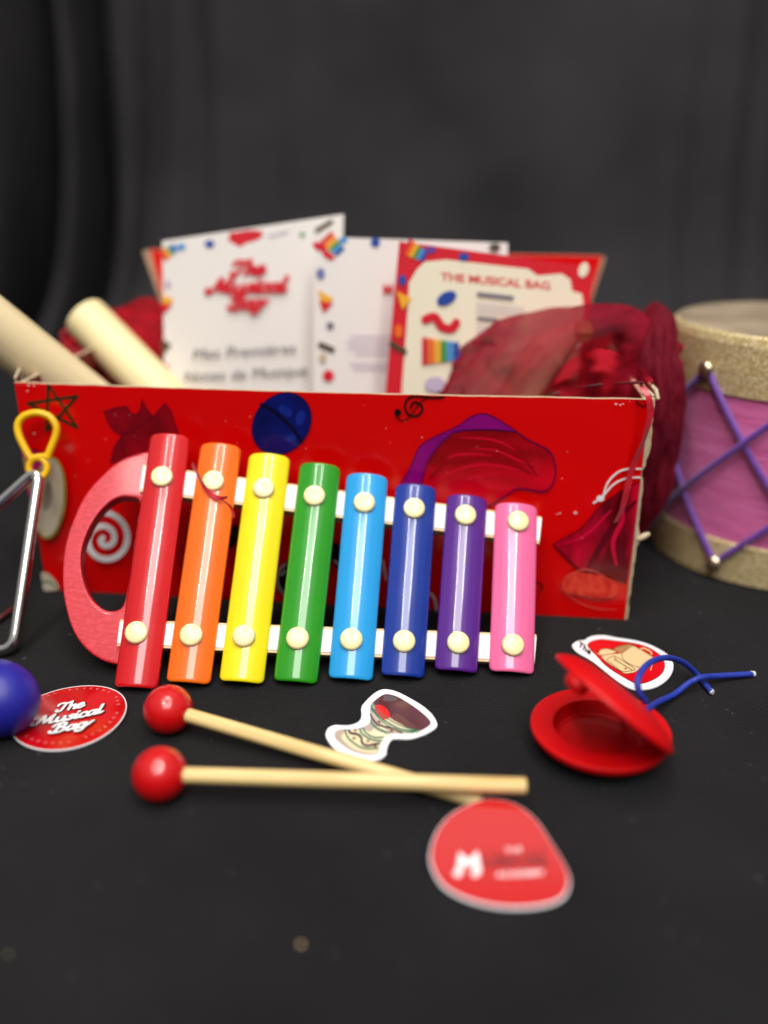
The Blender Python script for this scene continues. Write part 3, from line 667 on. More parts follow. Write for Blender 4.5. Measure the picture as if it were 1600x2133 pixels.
for bi, (nm, rgb, TL, TR, BR, BL) in enumerate(bars):
    m = mat('enamel_' + nm.replace(' ', '_'), rgb, rough=.3, coat=1.0, coat_rough=.045, var=.07, scale=45, bump=.05, bscale=160, rvar=.06, bdist=.0003)
    tl, tr, br, bl = [PX.at(*q) for q in (TL, TR, BR, BL)]
    a = (bl + br) / 2; b_ = (tl + tr) / 2; ax = (b_ - a).normalized(); Ln = (b_ - a).length
    lat = ax.cross(xn).normalized();
    if lat.x < 0: lat = -lat
    w = ((tr - tl).length + (br - bl).length) / 2 * .99; hw = w / 2; r = .0026; n_u, n_v = 54, 40; t_ = .0011
    def hwf(s_):
        e = min(s_, Ln - s_)
        return hw - r + math.sqrt(max(0, r * r - (r - e) ** 2)) if e < r else hw
    ss = [0, .0004, .001, .0018, .0026] + [.0026 + (Ln - .0052) * k / 24 for k in range(1, 24)] + [Ln - .0026, Ln - .0018, Ln - .001, Ln - .0004, Ln]
    def surf(s_, q, off):
        h_ = hwf(s_); x = h_ * q; z = RISE * (1 - (x / hw) ** 2) + off
        e = min(s_, Ln - s_)
        if off == 0:
            z -= .0006 * max(0, 1 - e / .0012) ** 2 + .0005 * max(0, (abs(q) - .9) / .1) ** 2
            z += .00006 * noise.noise(V((s_ * 60, q * 2, bi))) + .000017 * math.cos(q * 21 + bi) * min(1, e / .003)
        return a + ax * s_ + lat * x + xn * z
    mb = MB(); ns = len(ss); vt = [surf(s_, -1 + 2 * k / n_u, 0) for s_ in ss for k in range(n_u + 1)]; vb = [surf(s_, -1 + 2 * k / n_u, -t_) for s_ in ss for k in range(n_u + 1)]
    W_ = n_u + 1; fs = [(j * W_ + k, j * W_ + k + 1, (j + 1) * W_ + k + 1, (j + 1) * W_ + k) for j in range(ns - 1) for k in range(n_u)]
    o_ = len(vt); fs += [tuple(x + o_ for x in reversed(f)) for f in fs]
    for j in range(ns - 1): fs += [(j * W_, (j + 1) * W_, (j + 1) * W_ + o_, j * W_ + o_), (j * W_ + n_u, j * W_ + n_u + o_, (j + 1) * W_ + n_u + o_, (j + 1) * W_ + n_u)]
    for k in range(n_u): fs += [(k, k + o_, k + 1 + o_, k + 1), ((ns - 1) * W_ + k, (ns - 1) * W_ + k + 1, (ns - 1) * W_ + k + 1 + o_, (ns - 1) * W_ + k + o_)]
    mb.add(vt + vb, fs, m, True)
    bo = mb.build('metal_bar', xyl); tag(bo, 'glossy %s metal bar' % nm); barobj.append(bo)
    for q, rr in ((ub[bi], .0053), (lb[bi], .0053)):
        c_ = PX.at(*q, off=RISE + .001)
        mtx = Matrix.Translation(c_ - xn * .0014) @ xn.to_track_quat('Z', 'Y').to_matrix().to_4x4()
        mb = MB(); mb.lathe([(rr * .8, -.0012), (rr * .98, 0), (rr, .0010), (rr * .97, .0018), (rr * .86, .0024), (rr * .6, .0027), (rr * .3, .00285), (.00001, .0029)], M_bead, mtx, 32)
        mb.build('stud', bo)
# rails
M_railw = mat('rail_white', (232, 230, 228), rough=.45, var=.04)
M_railwood = wood('rail_wood', (226, 202, 158), (198, 166, 116), (.1, 1, 1), 200, .6)
def rail(l_top, r_top, l_bot, r_bot, label):
    q = [PX.at(*p, off=-.0012) for p in (l_bot, r_bot, r_top, l_top)]; th = .0075
    mb = MB(); bk = [p - xn * th for p in q]
    up = (q[3] - q[0]).normalized(); e = .0012
    def ins(s_, off): return [q[0] + up * e * s_ + xn * off, q[1] + up * e * s_ + xn * off, q[2] - up * e * s_ + xn * off, q[3] - up * e * s_ + xn * off]
    mb.solidbox([bk[0], bk[1], q[1], q[0], bk[3], bk[2], q[2], q[3]], M_railwood)
    f = ins(1, .0004); g = ins(1, -.0004); mb.solidbox([g[0], g[1], f[1], f[0], g[3], g[2], f[2], f[3]], M_railw)
    tag(weld(mb.build('rail', xyl, bevel=.0003)), label)
rail((298, 967), (1129, 1076), (290, 1024), (1124, 1133), 'upper white rail')
rail((250, 1290), (1118, 1321), (243, 1346), (1114, 1383), 'lower white rail')
# handle
M_hand = mat('handle_red_paint', (192, 22, 38), rough=.55, rgb2=(208, 42, 58), scale=650, lo=.36, hi=.56, stretch=(.5, 1, 1), bump=.35, bscale=700, bdist=.0003, coat=.15)
hp = Plane(X0 + xn * -.0026, xn)
outer = [(330, 940), (310, 940), (284, 946), (249, 960), (214, 990), (179, 1030), (155, 1079), (138, 1131), (131, 1189), (134, 1248), (150, 1307), (174, 1346), (207, 1372), (241, 1383), (268, 1384), (285, 1350), (300, 1240), (318, 1100), (335, 980)]
inner = [(292, 1050), (272, 1035), (242, 1037), (214, 1058), (190, 1091), (173, 1131), (168, 1168), (173, 1208), (190, 1246), (217, 1270), (242, 1272), (257, 1260), (266, 1225), (279, 1143)]
def resamp(pts, n):
    p = smooth_pts(pts, 8, True); L = [0]
    for i in range(len(p)): L.append(L[-1] + (p[(i + 1) % len(p)] - p[i]).length)
    out = []
    for k in range(n):
        t = L[-1] * k / n; i = max(j for j in range(len(L)) if L[j] <= t + 1e-9); i = min(i, len(p) - 1)
        out.append(p[i].lerp(p[(i + 1) % len(p)], (t - L[i]) / max(1e-9, L[i + 1] - L[i])))
    return out
oi = resamp(inner, 72); cI = sum(oi, V((0, 0, 0))) / len(oi); oo_ = smooth_pts(outer, 8, True); oo = []
for p in oi:                                            # outer point in the same direction from the hole's centre
    a_ = math.atan2(p.y - cI.y, p.x - cI.x); oo.append(min(oo_, key=lambda q: abs((math.atan2(q.y - cI.y, q.x - cI.x) - a_ + PI) % (2 * PI) - PI)))
# rounded edges: rings from inner-back to inner-front to outer-front to outer-back
mb = MB(); TH_ = .0085; rings = []
IP = [hp.at(p.x, p.y) for p in oi]; OP = [hp.at(p.x, p.y) for p in oo]
def mixr(t, dz): return [a_.lerp(b_, t) - xn * dz for a_, b_ in zip(IP, OP)]
for t, dz in ((0.05, TH_), (0, TH_ - .0005), (0, .0006), (.012, .00015), (.05, 0), (.09, 0), (.5, 0), (.91, 0), (.95, 0), (.988, .00015), (1, .0006), (1, TH_ - .0005), (.95, TH_)): rings.append(mixr(t, dz))
n = len(IP); vs = [p for r_ in rings for p in r_]; R_ = len(rings)
mb.add(vs, [(i * n + k, i * n + (k + 1) % n, ((i + 1) % R_) * n + (k + 1) % n, ((i + 1) % R_) * n + k) for i in range(R_) for k in range(n)], M_hand, True)
weld(mb.build('handle', xyl))
# scrap of ribbon caught on the orange bar
mb = MB(); k_ = RISE + .0022
def onx(px, py, o_=0): return PX.at(px, py, off=k_ + o_)
ribbon(mb, [onx(400, 966, -.001), onx(412, 988), onx(424, 1012), onx(440, 1030), onx(458, 1038, .0004), onx(474, 1036, .0008)], .0022, M_rs, V((.5, 0, 1)))
ribbon(mb, [onx(452, 1036), onx(468, 1045), onx(482, 1058, -.0014), onx(488, 1078, -.003)], .0014, M_rs, V((.7, 0, .5)))
o = mb.build('ribbon_scrap', loc=onx(424, 1012)); tag(o, 'thin scrap of red ribbon caught on the orange bar stud', 'ribbon')

# ================================================================== mallets
M_ball = mat('ball_red_lacquer', (206, 12, 18), rough=.26, coat=.5, coat_rough=.1, rgb2=(190, 8, 12), scale=90, stretch=(.3, 1, 1))
M_bam = mat('mallet_wood', (236, 206, 142), rough=.42, rgb2=(204, 164, 94), stretch=(.03, 1, 1), scale=700, bump=.1, bscale=900, lo=.3, hi=.55)
RB = .0103
def mallet_at(ball, end, label, first=None):
    d = end - ball; L_ = d.length
    if first is None:
        r_ = thing('mallet', ball, label, 'mallet', 'xylophone mallets on the black cloth')
        mb = MB(); prof = [(RB * math.sin(PI * k / 36), -RB * math.cos(PI * k / 36)) for k in range(37)]
        prof[0] = (.00001, -RB); prof = [q for q in prof if not (q[1] > 0 and q[0] < .0036)] + [(.0036, RB * .935), (.0030, RB * .90)]
        mb.lathe(prof, M_ball, Matrix.Rotation(PI / 2, 4, 'Y'), 48); h_ = mb.build('head'); h_.parent = r_
        mb = MB(); mb.tube([V((RB * .5, 0, 0)), V((RB * .5 + .001, 0, 0)), V((L_ * .5, 0, 0)), V((L_ - .0004, 0, 0)), V((L_, 0, 0))], [.0030, .0030, .0030, .0030, .0027], M_bam, 28)
        h_ = mb.build('stick'); h_.parent = r_
    else:
        r_ = first.copy(); COL.objects.link(r_); r_['label'] = label
        for ch in list(first.children):
            c = ch.copy(); COL.objects.link(c); c.parent = r_
        r_.location = ball
    r_.rotation_euler = d.to_track_quat('X', 'Z').to_euler(); return r_
b1 = G(351, 1478, RB); e1 = G(1002, 1669, .0031); b2 = G(333, 1613, RB); e2 = G(1096, 1637, .0118)
m1 = mallet_at(b1, e1, 'mallet lying slantwise, its stick passing under the other to the plectrum shaped sticker')
m2 = mallet_at(b2, e2, 'mallet nearest the camera, its level stick lying on top of the slanting one', m1)
s_ = (e2 - b2).length / (e1 - b1).length
m2.children[0].location  # same parts
for c in m2.children:
    if c.name.startswith('stick'): c.scale = (s_, 1, 1)

# ================================================================== castanets
M_cast = mat('castanet_red', (202, 4, 10), rough=.45, coat=.05, coat_rough=.2, spec=.25, rgb2=(192, 4, 8), scale=60, sub=.12, rvar=.08)
CR = .0281
shell_prof = [(.00001, 0), (.008, .0002), (.016, .0012), (.022, .0034), (.0262, .0066), (.0278, .0086), (CR, .0096), (CR, .0106), (CR - .0003, .0111), (CR - .0009, .0113), (CR - .002, .0113), (.0194, .0112), (.0190, .0111), (.0187, .0106), (.0180, .0078), (.0172, .0056), (.0158, .0044), (.012, .0037), (.00001, .0034)]
LC = G(1248, 1534, .006); LC.z = 0
ca = thing('castanet', LC, 'open red plastic castanet pair tied with a blue cord', 'castanet')
mb = MB(); mb.lathe(shell_prof, M_cast, Matrix.Identity(4), 96)
low = mb.build('shell'); low.parent = ca; tag(low, 'lower shell lying flat with its hollow up')
C2 = G(1287, 1452, .031); v2 = ray(1287, 1452).normalized(); a2_ = (ray(1176, 1362) - ray(1396, 1548)); n2 = v2.cross(a2_).normalized()
if n2.z > 0: n2 = -n2
n2 = (n2 + v2 * .03).normalized()
up2 = low.copy(); COL.objects.link(up2); up2.parent = ca
up2.matrix_local = Matrix.Translation(C2 - n2 * .0041 - LC) @ n2.to_track_quat('Z', 'Y').to_matrix().to_4x4() @ Matrix.Diagonal((1, 1, .72, 1)); tag(up2, 'upper shell standing tilted open')
mb = MB(); kc = PY(1214, 1416, C2.y - .006)
kc = C2 + (G(1212, 1412, .045) - C2) * 1.0; kc = kc - n2 * ((kc - C2).dot(n2) - .0052)
mb.lathe([(.00001, -.003), (.003, -.0026), (.0048, -.001), (.005, .0008), (.0036, .003), (.00001, .0036)], M_cast, Matrix.Translation(kc) @ n2.to_track_quat('Z', 'Y').to_matrix().to_4x4(), 24); mb.build('clapper_knob', ca)
M_tip = mat('cord_tip_white', (206, 206, 210), rough=.4)
M_bc = mat('blue_cord', (34, 60, 168), rough=.55, rgb2=(26, 44, 140), scale=500)
mb = MB()
mb.tube(smooth_pts([G(1345, 1462, .018), G(1331, 1440, .024), G(1330, 1412, .028), G(1350, 1383, .028), G(1387, 1370, .023), G(1425, 1381, .012), G(1455, 1408, .0028), G(1482, 1442, .0014)], 10), .00135, M_bc, 14)
mb.build('cord', ca)
mb = MB()
mb.tube(smooth_pts([G(1345, 1480, .014), G(1370, 1463, .007), G(1405, 1446, .003), G(1435, 1423, .0050), G(1462, 1411, .0062), G(1500, 1408, .0035), G(1566, 1404, .0015)], 10), .0014, M_bc, 14)
mb.build('cord', ca)
mb = MB(); a_ = G(1563, 1404, .0015); mb.tube([a_, a_ + V((.0022, .0002, 0))], [.0015, .0013], M_tip, 12); mb.build('cord_tip', ca); mb = MB()
a_ = G(1481, 1440, .0014); mb.tube([a_, a_ + V((.0007, -.0010, 0))], [.00142, .0011], M_tip, 12); mb.build('cord_tip', ca)
mb = MB()
for q in ([G(1300, 1500, .0045), G(1301, 1484, .012), G(1306, 1466, .018)], [G(1346, 1540, .007), G(1350, 1527, .012), G(1356, 1512, .017)]):
    mb.tube(q, .0013, M_bc, 12)
mb.build('cord', ca)

# ================================================================== stickers
GP = Plane((0, 0, .0002), (0, 0, 1))
M_gloss_red = mat('sticker_red_vinyl', (190, 5, 12), rough=.18, coat=1, coat_rough=.05, var=.05, scale=20, bump=.12, bscale=60, bdist=.0006)
M_vin = mat('sticker_white_vinyl', (240, 240, 242), rough=.3, coat=.4, var=.02)
M_ink = mat('sticker_ink', (26, 10, 14), rough=.25, coat=.5)
M_winkt = mat('sticker_white_ink', (244, 236, 236), rough=.25, coat=.5, var=.02)
M_pale = mat('sticker_pale_ink', (226, 130, 130), rough=.25, coat=.5)
# round sticker: local frame on the cloth, gently curled
rc = G(146, 1496); rr = .0240
ta_ = (G(213, 1482) - G(75, 1508)); ta_ = math.atan2(ta_.y, ta_.x)
rx = V((math.cos(ta_), math.sin(ta_), 0)); ry = V((-rx.y, rx.x, 0))
def rfn(x, y, z): return rc + rx * x + ry * y + V((0, 0, .0010 + z + 2.2 * (x * x) * .9))
mb = MB()
NR, NT = 12, 72
vs = []; 
for i in range(NR + 1):
    for k in range(NT):
        r_ = rr * (1 if i == NR else (i / (NR - 1)) * .982); vs.append(rfn(r_ * math.cos(2 * PI * k / NT), r_ * math.sin(2 * PI * k / NT), 0))
for i in range(NR):
    mb.add(vs[i * NT:(i + 2) * NT], [(k, (k + 1) % NT, (k + 1) % NT + NT, k + NT) for k in range(NT)], M_gloss_red if i < NR - 1 else M_vin, True)
ring = vs[-NT:]; mb.add(ring + [p - V((0, 0, .0007)) for p in ring], [(k, (k + 1) % NT, (k + 1) % NT + NT, k + NT) for k in range(NT)], M_vin, True)
mb.add([rfn(rr * math.cos(2 * PI * k / NT), rr * math.sin(2 * PI * k / NT), -.0007) for k in range(NT)], [tuple(range(NT))], M_vin)
weld_base = mb
A = Art(mb, rfn, .000012); A.k = 8
for w_, x0, x1, y in (('The', -.0058, .0060, .0052), ('Musical', -.0136, .0132, -.0030), ('Bag', -.0072, .0070, -.0112)):
    for m_, ww, dx, dy in ((M_ink, .28, .05, -.07), (M_winkt, .19, 0, 0)):
        script_word(A, w_, (x0, y), (x1, y), .0062, m_, w=ww, dx=dx, dy=dy)
def ringtext(A, txt, r, a0, step, h, m):
    for i, ch in enumerate(txt):
        if ch == ' ': continue
        a = a0 - step * i; c = V((r * math.cos(a), r * math.sin(a), 0)); t = V((math.sin(a), -math.cos(a), 0)); w = h * (.35 if ch == 'I' else .8)
        art_text(A, ch, ((c - t * w / 2).x, (c - t * w / 2).y), ((c + t * w / 2).x, (c + t * w / 2).y), h, m, 0.0)
ringtext(A, 'THE MUSICAL ACADEMY THE MUSICAL ACADEMY ', .0198, math.radians(196), 2 * PI / 40, .0015, M_pale)
o = mb.build('sticker', loc=(rc.x, rc.y, 0)); tag(o, 'round glossy red sticker lettered The Musical Bag, beside the blue egg', 'sticker')

# drum shaped sticker
def Z5(l): return [(660 + x / 5.926, 1420 + y / 5.926) for x, y in l]
def gfn(base):
    return lambda px, py, z: G(px, py, base) + V((0, 0, z))
mb = MB(); sfn = gfn(.0008); A = Art(mb, sfn, .00002)
out = Z5([(112, 630), (150, 565), (230, 535), (360, 540), (450, 525), (520, 490), (552, 430), (550, 320), (600, 245), (700, 150), (800, 97), (900, 98), (1020, 135), (1180, 220), (1310, 300), (1420, 400), (1480, 500), (1475, 560), (1400, 615), (1290, 665), (1150, 703), (1000, 702), (930, 710), (885, 770), (860, 850), (855, 895), (800, 945), (720, 970), (620, 978), (480, 962), (380, 935), (270, 870), (170, 775), (118, 690)])
so = smooth_pts(out, 4, True)
mb.prism([sfn(p.x, p.y, 0) for p in so], (0, 0, -.0006), M_vin)
M_dc = mat('drum_art_cream', (234, 222, 182), rough=.3, coat=.5, rgb2=(226, 208, 168)); M_ds = mat('drum_art_shade', (186, 166, 150), rough=.3, coat=.5)
M_db = mat('drum_art_brown', (70, 24, 22), rough=.3, coat=.8, rgb2=(92, 40, 38), scale=120); M_dg = mat('drum_art_green', (20, 112, 84), rough=.3, coat=.5); M_dd = mat('drum_art_dark', (66, 44, 46), rough=.3, coat=.5)
M_dr = mat('drum_art_red', (226, 34, 22), rough=.3, coat=.5)
A.poly(Z5([(218, 650), (245, 605), (330, 585), (400, 590), (520, 575), (610, 540), (660, 490), (655, 360), (670, 300), (700, 250), (900, 440), (1280, 600), (1200, 640), (1000, 640), (900, 645), (830, 700), (780, 780), (765, 870), (690, 905), (560, 895), (420, 850), (300, 770), (235, 710)]), M_ds, 3)
A.poly(Z5([(300, 680), (400, 600), (560, 590), (660, 620), (720, 560), (800, 560), (900, 640), (830, 700), (780, 780), (765, 850), (690, 890), (560, 870), (420, 810)]), M_dc, 3)
A.poly(Z5([(690, 300), (700, 400), (760, 480), (860, 560), (960, 600), (1060, 640), (1200, 635), (1280, 600), (1000, 500), (800, 380)]), M_dc, 3)
A.poly(Z5([(692, 268), (760, 200), (830, 160), (900, 158), (1000, 190), (1140, 270), (1280, 370), (1380, 460), (1405, 520), (1350, 570), (1270, 607), (1180, 590), (1060, 540), (900, 440), (780, 330)]), M_db, 3)
A.poly(Z5([(820, 200), (850, 170), (960, 185), (1000, 230), (900, 240), (830, 240)]), mat('drum_art_grey', (96, 84, 84), rough=.3, coat=.6), 3)
A.poly(Z5([(900, 440), (1000, 400), (1150, 500), (1230, 560), (1180, 590), (1060, 540)]), mat('drum_art_umber', (104, 58, 48), rough=.3, coat=.6), 3)
A.ell(*Z5([(806, 378)])[0], 19, 11.5, M_dr, .72)
for w_, t in (([(672, 300), (740, 400), (860, 500), (1040, 590), (1240, 615)], 3.4), ([(668, 330), (760, 450), (900, 560), (1060, 620), (1200, 630)], 2.2), ([(690, 290), (800, 400), (940, 500), (1100, 570), (1270, 608)], 2), ([(665, 480), (700, 540), (800, 600), (900, 640)], 2.4), ([(668, 510), (740, 590), (860, 640)], 1.6),
              ([(570, 575), (600, 630), (700, 690), (820, 690)], 3), ([(530, 585), (560, 650), (680, 720), (800, 735)], 3.4), ([(350, 600), (380, 690), (480, 780), (600, 830), (760, 825)], 3.2)): A.stroke(Z5(w_), t, M_dg)
A.stroke(Z5([(395, 605), (420, 640), (500, 655), (550, 700), (560, 760), (620, 795), (700, 780), (770, 770)]), 4.6, M_dd)
A.stroke(Z5([(660, 410), (700, 480), (760, 540), (880, 570), (960, 590), (1050, 640)]), 3, M_dd)
for q in ((475, 606), (460, 706), (630, 740), (722, 803), (768, 503), (925, 615)): A.ell(*Z5([q])[0], 3.2, 2.4, mat('drum_art_dot', (118, 76, 40), rough=.3), 0, 12)
o = mb.build('sticker', loc=G(790, 1510)); tag(o, 'white edged sticker shaped like a goblet drum', 'sticker')

# backpack sticker (plain backpack)
def Z4(l): return [(1170 + x / 6.154, 1300 + y / 6.154) for x, y in l]
mb = MB(); sfn = gfn(.0009); A = Art(mb, sfn, .00002)
out = Z4([(135, 280), (170, 235), (220, 212), (290, 205), (350, 168), (440, 145), (560, 145), (700, 172), (860, 195), (1050, 235), (1220, 305), (1350, 385), (1420, 480), (1430, 570), (1390, 670), (1300, 755), (1180, 815), (1040, 838), (900, 830), (700, 720), (400, 480), (200, 360)])
so = smooth_pts(out, 4, True); mb.prism([sfn(p.x, p.y, 0) for p in so], (0, 0, -.0006), M_vin)
M_bt = mat('pack_art_tan', (232, 200, 148), rough=.3, coat=.5, var=.03); M_bs = mat('pack_art_shade', (176, 130, 84), rough=.3, coat=.5); M_bl = mat('pack_art_line', (92, 56, 34), rough=.3)
M_sr = mat('pack_sticker_red', (214, 6, 16), rough=.25, coat=.5)
rd = Z4([(330, 265), (400, 215), (520, 195), (700, 215), (900, 240), (1080, 285), (1230, 370), (1310, 470), (1320, 560), (1270, 650), (1150, 725), (1010, 765), (900, 740), (600, 560), (440, 400), (370, 330)])
A.poly(rd, M_sr, 4); A.stroke(rd, 1, M_ink, 4, True)
A.poly(Z4([(410, 345), (470, 380), (500, 330), (580, 318), (700, 350), (640, 380), (560, 400), (500, 400)]), M_bt, 3)
A.poly(Z4([(660, 325), (720, 290), (860, 260), (915, 275), (900, 310), (790, 365), (700, 350)]), M_bs, 3)
A.poly(Z4([(505, 405), (640, 385), (775, 370), (850, 320), (920, 280), (1170, 425), (1130, 480), (1000, 580), (900, 630), (820, 640), (740, 600), (560, 480)]), M_bt, 2)
for w_ in ([(775, 370), (780, 440), (860, 510), (1000, 560)], [(590, 445), (640, 420), (700, 425), (930, 570), (900, 600), (780, 610), (700, 560), (590, 470), (590, 445)], [(505, 405), (640, 385), (775, 370), (850, 320), (920, 280)], [(505, 405), (560, 480), (740, 600), (820, 640), (900, 630)], [(920, 280), (1050, 350), (1170, 425)], [(430, 350), (500, 330), (580, 318), (700, 350)], [(660, 325), (720, 290), (860, 260), (915, 275)], [(680, 430), (700, 470), (900, 590)]):
    A.stroke(Z4(w_), 1.3, M_bl, 4)
A.stroke(Z4([(1010, 335), (1045, 312), (1140, 360), (1150, 395)]), 2.6, M_bt, 3)
for q in ((690, 465), (820, 575)): A.ell(*Z4([q])[0], 3, 2, M_bs)
A.stroke(Z4([(1165, 490), (1150, 560), (1140, 600)]), 1.6, M_bt)
art_text(A, 'The', Z4([(205, 285)])[0], Z4([(365, 400)])[0], 11, M_ink, .03, updir=(.35, -1))
o = mb.build('sticker', loc=G(1330, 1380)); tag(o, 'white edged red sticker showing a tan backpack, partly behind the castanet', 'sticker')

# pick shaped sticker resting on the end of the mallet
pn0 = G(1040, 1893, .0008); pn1 = G(1040, 1667, .0072)
pn = V((1, 0, 0)).cross(pn1 - pn0).normalized(); PK = Plane(pn0, pn)
mb = MB(); pk = [(1000, 1667), (1045, 1667), (1085, 1681), (1120, 1712), (1150, 1758), (1178, 1805), (1187, 1838), (1176, 1868), (1145, 1885), (1085, 1893), (1020, 1888), (960, 1870), (918, 1842), (897, 1800), (897, 1768), (912, 1728), (945, 1692)]
so = smooth_pts(pk, 5, True); mb.prism([PK.at(p.x, p.y) for p in so], -pn * .0007, M_vin)
A = Art(mb, PK.lift, .00003)
cx_, cy_ = 1042, 1775
M_pick = mat('pick_red_vinyl', (192, 10, 10), rough=.35, spec=.3, coat=1.0, coat_rough=.09, var=.04, scale=20)
A.poly([(cx_ + (p.x - cx_) * .983, cy_ + (p.y - cy_) * .978 - 1.5) for p in so], M_pick)
A.poly([(957, 1774), (976, 1792), (995, 1772), (1003, 1816), (990, 1818), (986, 1798), (976, 1808), (966, 1799), (962, 1816), (950, 1816)], M_winkt)
A.ell(954, 1819, 9, 7.5, M_winkt, -.3); A.ell(991, 1819, 9, 7.5, M_winkt, -.3)
M_dkr = mat('pick_dark_ink', (84, 10, 10), rough=.3, coat=.5)
art_text(A, 'THE', (1052, 1777), (1087, 1775), 11, M_winkt, .0, updir=(0, -1))
art_text(A, 'USICAL', (1008, 1806), (1146, 1800), 20, M_dkr, .03, updir=(0, -1)); art_text(A, 'ACADEMY', (1034, 1828), (1134, 1824), 11, M_winkt, .02, updir=(0, -1))
A.stroke([(1012, 1778), (1044, 1777)], 1.6, M_dkr, 0); A.stroke([(1094, 1775), (1140, 1773)], 1.6, M_dkr, 0)
o = mb.build('sticker', loc=pn0); tag(o, 'large red plectrum shaped sticker with an M logo, resting on a mallet tip', 'sticker')

# ================================================================== egg shaker, triangle, beater
M_eggm = mat('egg_blue_plastic', (34, 34, 150), rough=.42, rgb2=(28, 26, 134), scale=30, spec=.5)
ec = G(-20, 1452, .0160)
mb = MB(); prof = []
for k in range(41):
    a_ = PI * k / 40; z_ = -math.cos(a_); r_ = math.sin(a_) * (1 - .10 * z_)
    prof.append((max(.00001, r_ * .0160), z_ * .0215))
mb.lathe(prof, M_eggm, Matrix.Translation(ec) @ V((-1, .35, 0.05)).to_track_quat('Z', 'Y').to_matrix().to_4x4(), 64)
o = mb.build('egg_shaker', loc=(ec.x, ec.y, 0)); tag(o, 'matt dark blue egg shaker at the left edge', 'egg shaker')
M_chr = mat('chrome', (240, 238, 232), rough=.17, metal=1, var=.06, scale=60)
Tt = PY(84, 972, .428); Rb = G(27, 1358, .0032); Lb = G(-290, 1310, .0032)
tri = thing('triangle', Rb, 'chrome triangle hanging from a yellow holder, leaning on the box', 'triangle')
def corner(a, b, c, r, n=8):
    u = (a - b).normalized(); w = (c - b).normalized(); p = b + u * r; q = b + w * r
    return [p.lerp(b, t).lerp(b.lerp(q, t), t) for t in [k / n for k in range(n + 1)]]
pts = [Lb + (Tt - Lb) * .12] + corner(Lb, Tt, Rb, .010) + corner(Tt, Rb, Lb, .009) + [Lb + (Rb - Lb) * .1]
mb = MB(); mb.tube(pts, .0030, M_chr, 20); mb.build('bar', tri)
M_yel = mat('holder_yellow', (236, 190, 8), rough=.35, rgb2=(226, 170, 4), spec=.5)
PH = Plane(Tt, V((.05, -1, .35))); mb = MB()
hp_ = [PH.at(*q) for q in [(66, 958), (52, 934), (39, 905), (38, 882), (52, 866), (78, 860), (103, 868), (117, 888), (116, 908), (106, 934), (98, 955)]]
mb.tube(smooth_pts([tuple(p) for p in hp_], 6), .0019, M_yel, 14)
mb.tube([PH.at(63, 956), PH.at(80, 952), PH.at(100, 950)], .0018, M_yel, 12)
c_ = PH.at(79, 975); e1_ = (PH.at(100, 975) - c_).normalized(); e2_ = PH.n.cross(e1_)
mb.tube([c_ + (e1_ * math.cos(a) * .0046 + e2_ * math.sin(a) * .0052) for a in [2 * PI * k / 28 for k in range(28)]], .0017, M_yel, 12, closed=True)
mb.build('holder', tri)
bt_ = G(26, 1266, .0025)
mb = MB(); mb.tube([G(27, 1266, .0035), G(22, 1270, .0033), G(-60, 1330, .0022)], [.0011, .0018, .0018], mat('beater_steel', (190, 188, 186), rough=.2, metal=1), 16)
o = mb.build('beater', loc=bt_); tag(o, 'thin steel beater lying on the cloth behind the triangle', 'beater')

# ================================================================== crumbs and lint on the cloth
for (x, y, r, c, lb_) in ((627, 1970, .0008, (196, 164, 124), 'tan crumb on the black cloth in front of the mallets'), (18, 1990, .0007, (110, 110, 80), 'olive crumb on the cloth at the lower left corner')):
    p = G(x, y); bm = bmesh.new(); bmesh.ops.create_icosphere(bm, subdivisions=2, radius=r)
    for v in bm.verts: v.co *= 1 + .35 * noise.noise(v.co * 2500)
    me = bpy.data.meshes.new('crumb'); bm.to_mesh(me); bm.free(); me.materials.append(mat('crumb_%d' % x, c, rough=.8))
    o = bpy.data.objects.new('crumb', me); COL.objects.link(o); o.location = p + V((0, 0, r * .6)); tag(o, lb_, 'crumb')
mb = MB(); M_lint = mat('lint_grey', (140, 138, 136), rough=.9)
for i in range(900):
    x = random.uniform(-.3, .33); y = random.uniform(.16, .62); s_ = random.choice([.00006, .00008, .00012, .00016]) ; a = random.uniform(0, PI); l_ = s_ * random.choice([1, 1, 1.5, 7])
    d = V((math.cos(a), math.sin(a), 0)) * l_; q = V((-math.sin(a), math.cos(a), 0)) * s_ * (1 if l_ < s_ * 3 else .35); c = V((x, y, .0002))
    mb.add([c - d - q, c + d - q, c + d + q, c - d + q, c - d * .7 + V((0, 0, s_)), c + d * .7 + V((0, 0, s_))], [(0, 1, 5, 4), (3, 4, 5, 2), (0, 4, 3), (1, 2, 5)], M_lint)
tag(mb.build('lint'), 'tiny pale lint specks scattered over the black cloth', 'lint', kind='stuff')

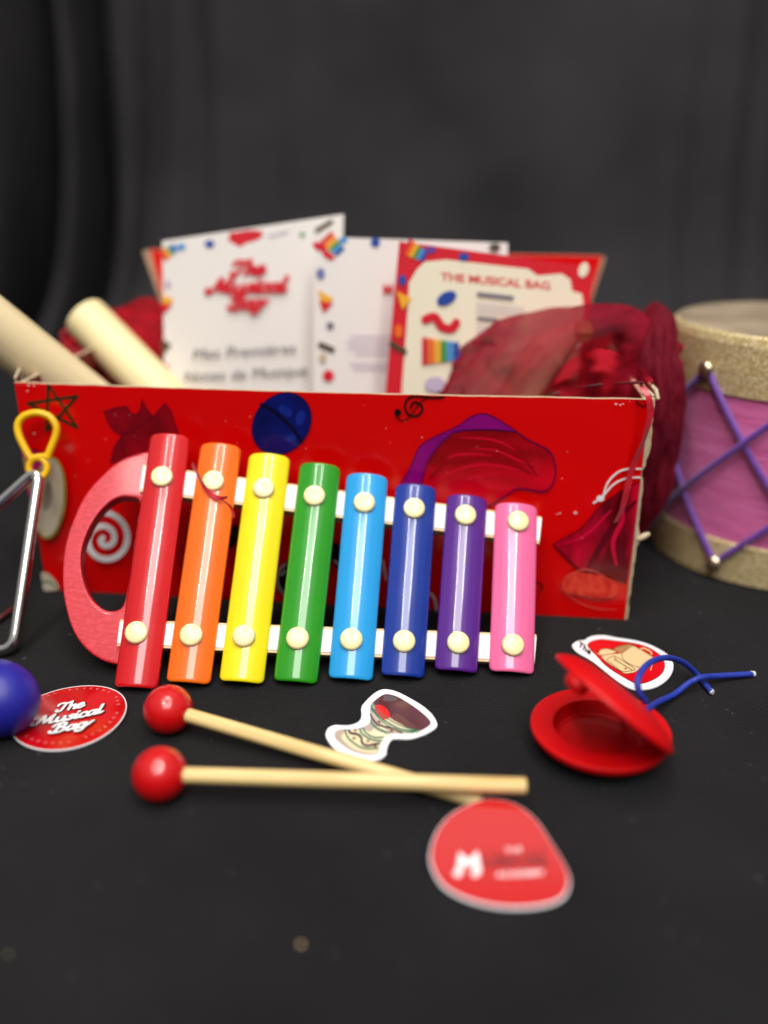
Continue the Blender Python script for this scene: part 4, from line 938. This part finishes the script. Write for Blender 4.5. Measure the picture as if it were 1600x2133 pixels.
# ================================================================== lights
def area(name, loc, tgt, sx, sy, power, col=(1, .97, .93)):
    l = bpy.data.lights.new(name, 'AREA'); l.shape = 'RECTANGLE'; l.size = sx; l.size_y = sy; l.energy = power; l.color = col
    o = bpy.data.objects.new(name, l); COL.objects.link(o); o.location = loc
    o.rotation_euler = (V(tgt) - V(loc)).to_track_quat('-Z', 'Y').to_euler(); return o
area('overhead_light', (-.42, -.35, 1.6), (-.42, .2, 0), .06, .8, 10)
area('overhead_light', (.40, -.35, 1.6), (.40, .2, 0), .06, .8, 10)
area('overhead_light', (.0, .25, 1.8), (0, .45, .0), .7, .35, 12)
def bounce(py):
    p = PK.at(1040, py); d = (p - CAM).normalized(); r_ = d - PK.n * 2 * d.dot(PK.n); return p + r_ * ((1.6 - p.z) / r_.z)
ya, yb = bounce(1822).y, bounce(1640).y; print('REAR', ya, yb, bounce(1900).y)
area('overhead_light', (.35, (ya + yb) / 2, 1.6), (.35, (ya + yb) / 2, 0), 1.1, abs(yb - ya), 0.95 * PI * 1.1 * abs(yb - ya))  # rear panel added and sized to put a gloss on the pick sticker's upper part
area('front_fill', (.08, -1.1, 1.75), (0, .45, .08), 1.2, .8, 22, (1, .98, .96))  # added fill from the front, brightens the box face and the bar reflections
W = bpy.data.worlds.new('World'); SC.world = W; W.use_nodes = True
nt = W.node_tree; bg = nt.nodes['Background']; tc = nt.nodes.new('ShaderNodeTexCoord'); sx_ = nt.nodes.new('ShaderNodeSeparateXYZ'); rp = nt.nodes.new('ShaderNodeValToRGB')
nt.links.new(tc.outputs['Generated'], sx_.inputs[0]); nt.links.new(sx_.outputs['Z'], rp.inputs[0]); nt.links.new(rp.outputs[0], bg.inputs[0])
rp.color_ramp.elements[0].position = .05; rp.color_ramp.elements[0].color = (.10, .10, .10, 1)
rp.color_ramp.elements[1].position = .6; rp.color_ramp.elements[1].color = (.62, .61, .60, 1)
bg.inputs[1].default_value = .6

# ================================================================== camera
cd = bpy.data.cameras.new('camera'); co = bpy.data.objects.new('camera', cd); COL.objects.link(co)
co.location = CAM; co.rotation_euler = (PI / 2 - PITCH, 0, 0)
cd.sensor_fit = 'VERTICAL'; cd.sensor_height = 24; cd.lens = 24 * F / 2133; cd.clip_start = .01; cd.clip_end = 20
cd.dof.use_dof = True; cd.dof.focus_distance = .403; cd.dof.aperture_fstop = 1.42; 
SC.camera = co
SC.view_settings.view_transform = 'Standard'; SC.view_settings.look = 'None'; SC.view_settings.exposure = 0; SC.view_settings.gamma = 1
SC.render.engine = 'CYCLES'; SC.cycles.transparent_max_bounces = 16; SC.cycles.max_bounces = 8
SC.render.resolution_x = 768; SC.render.resolution_y = 1024
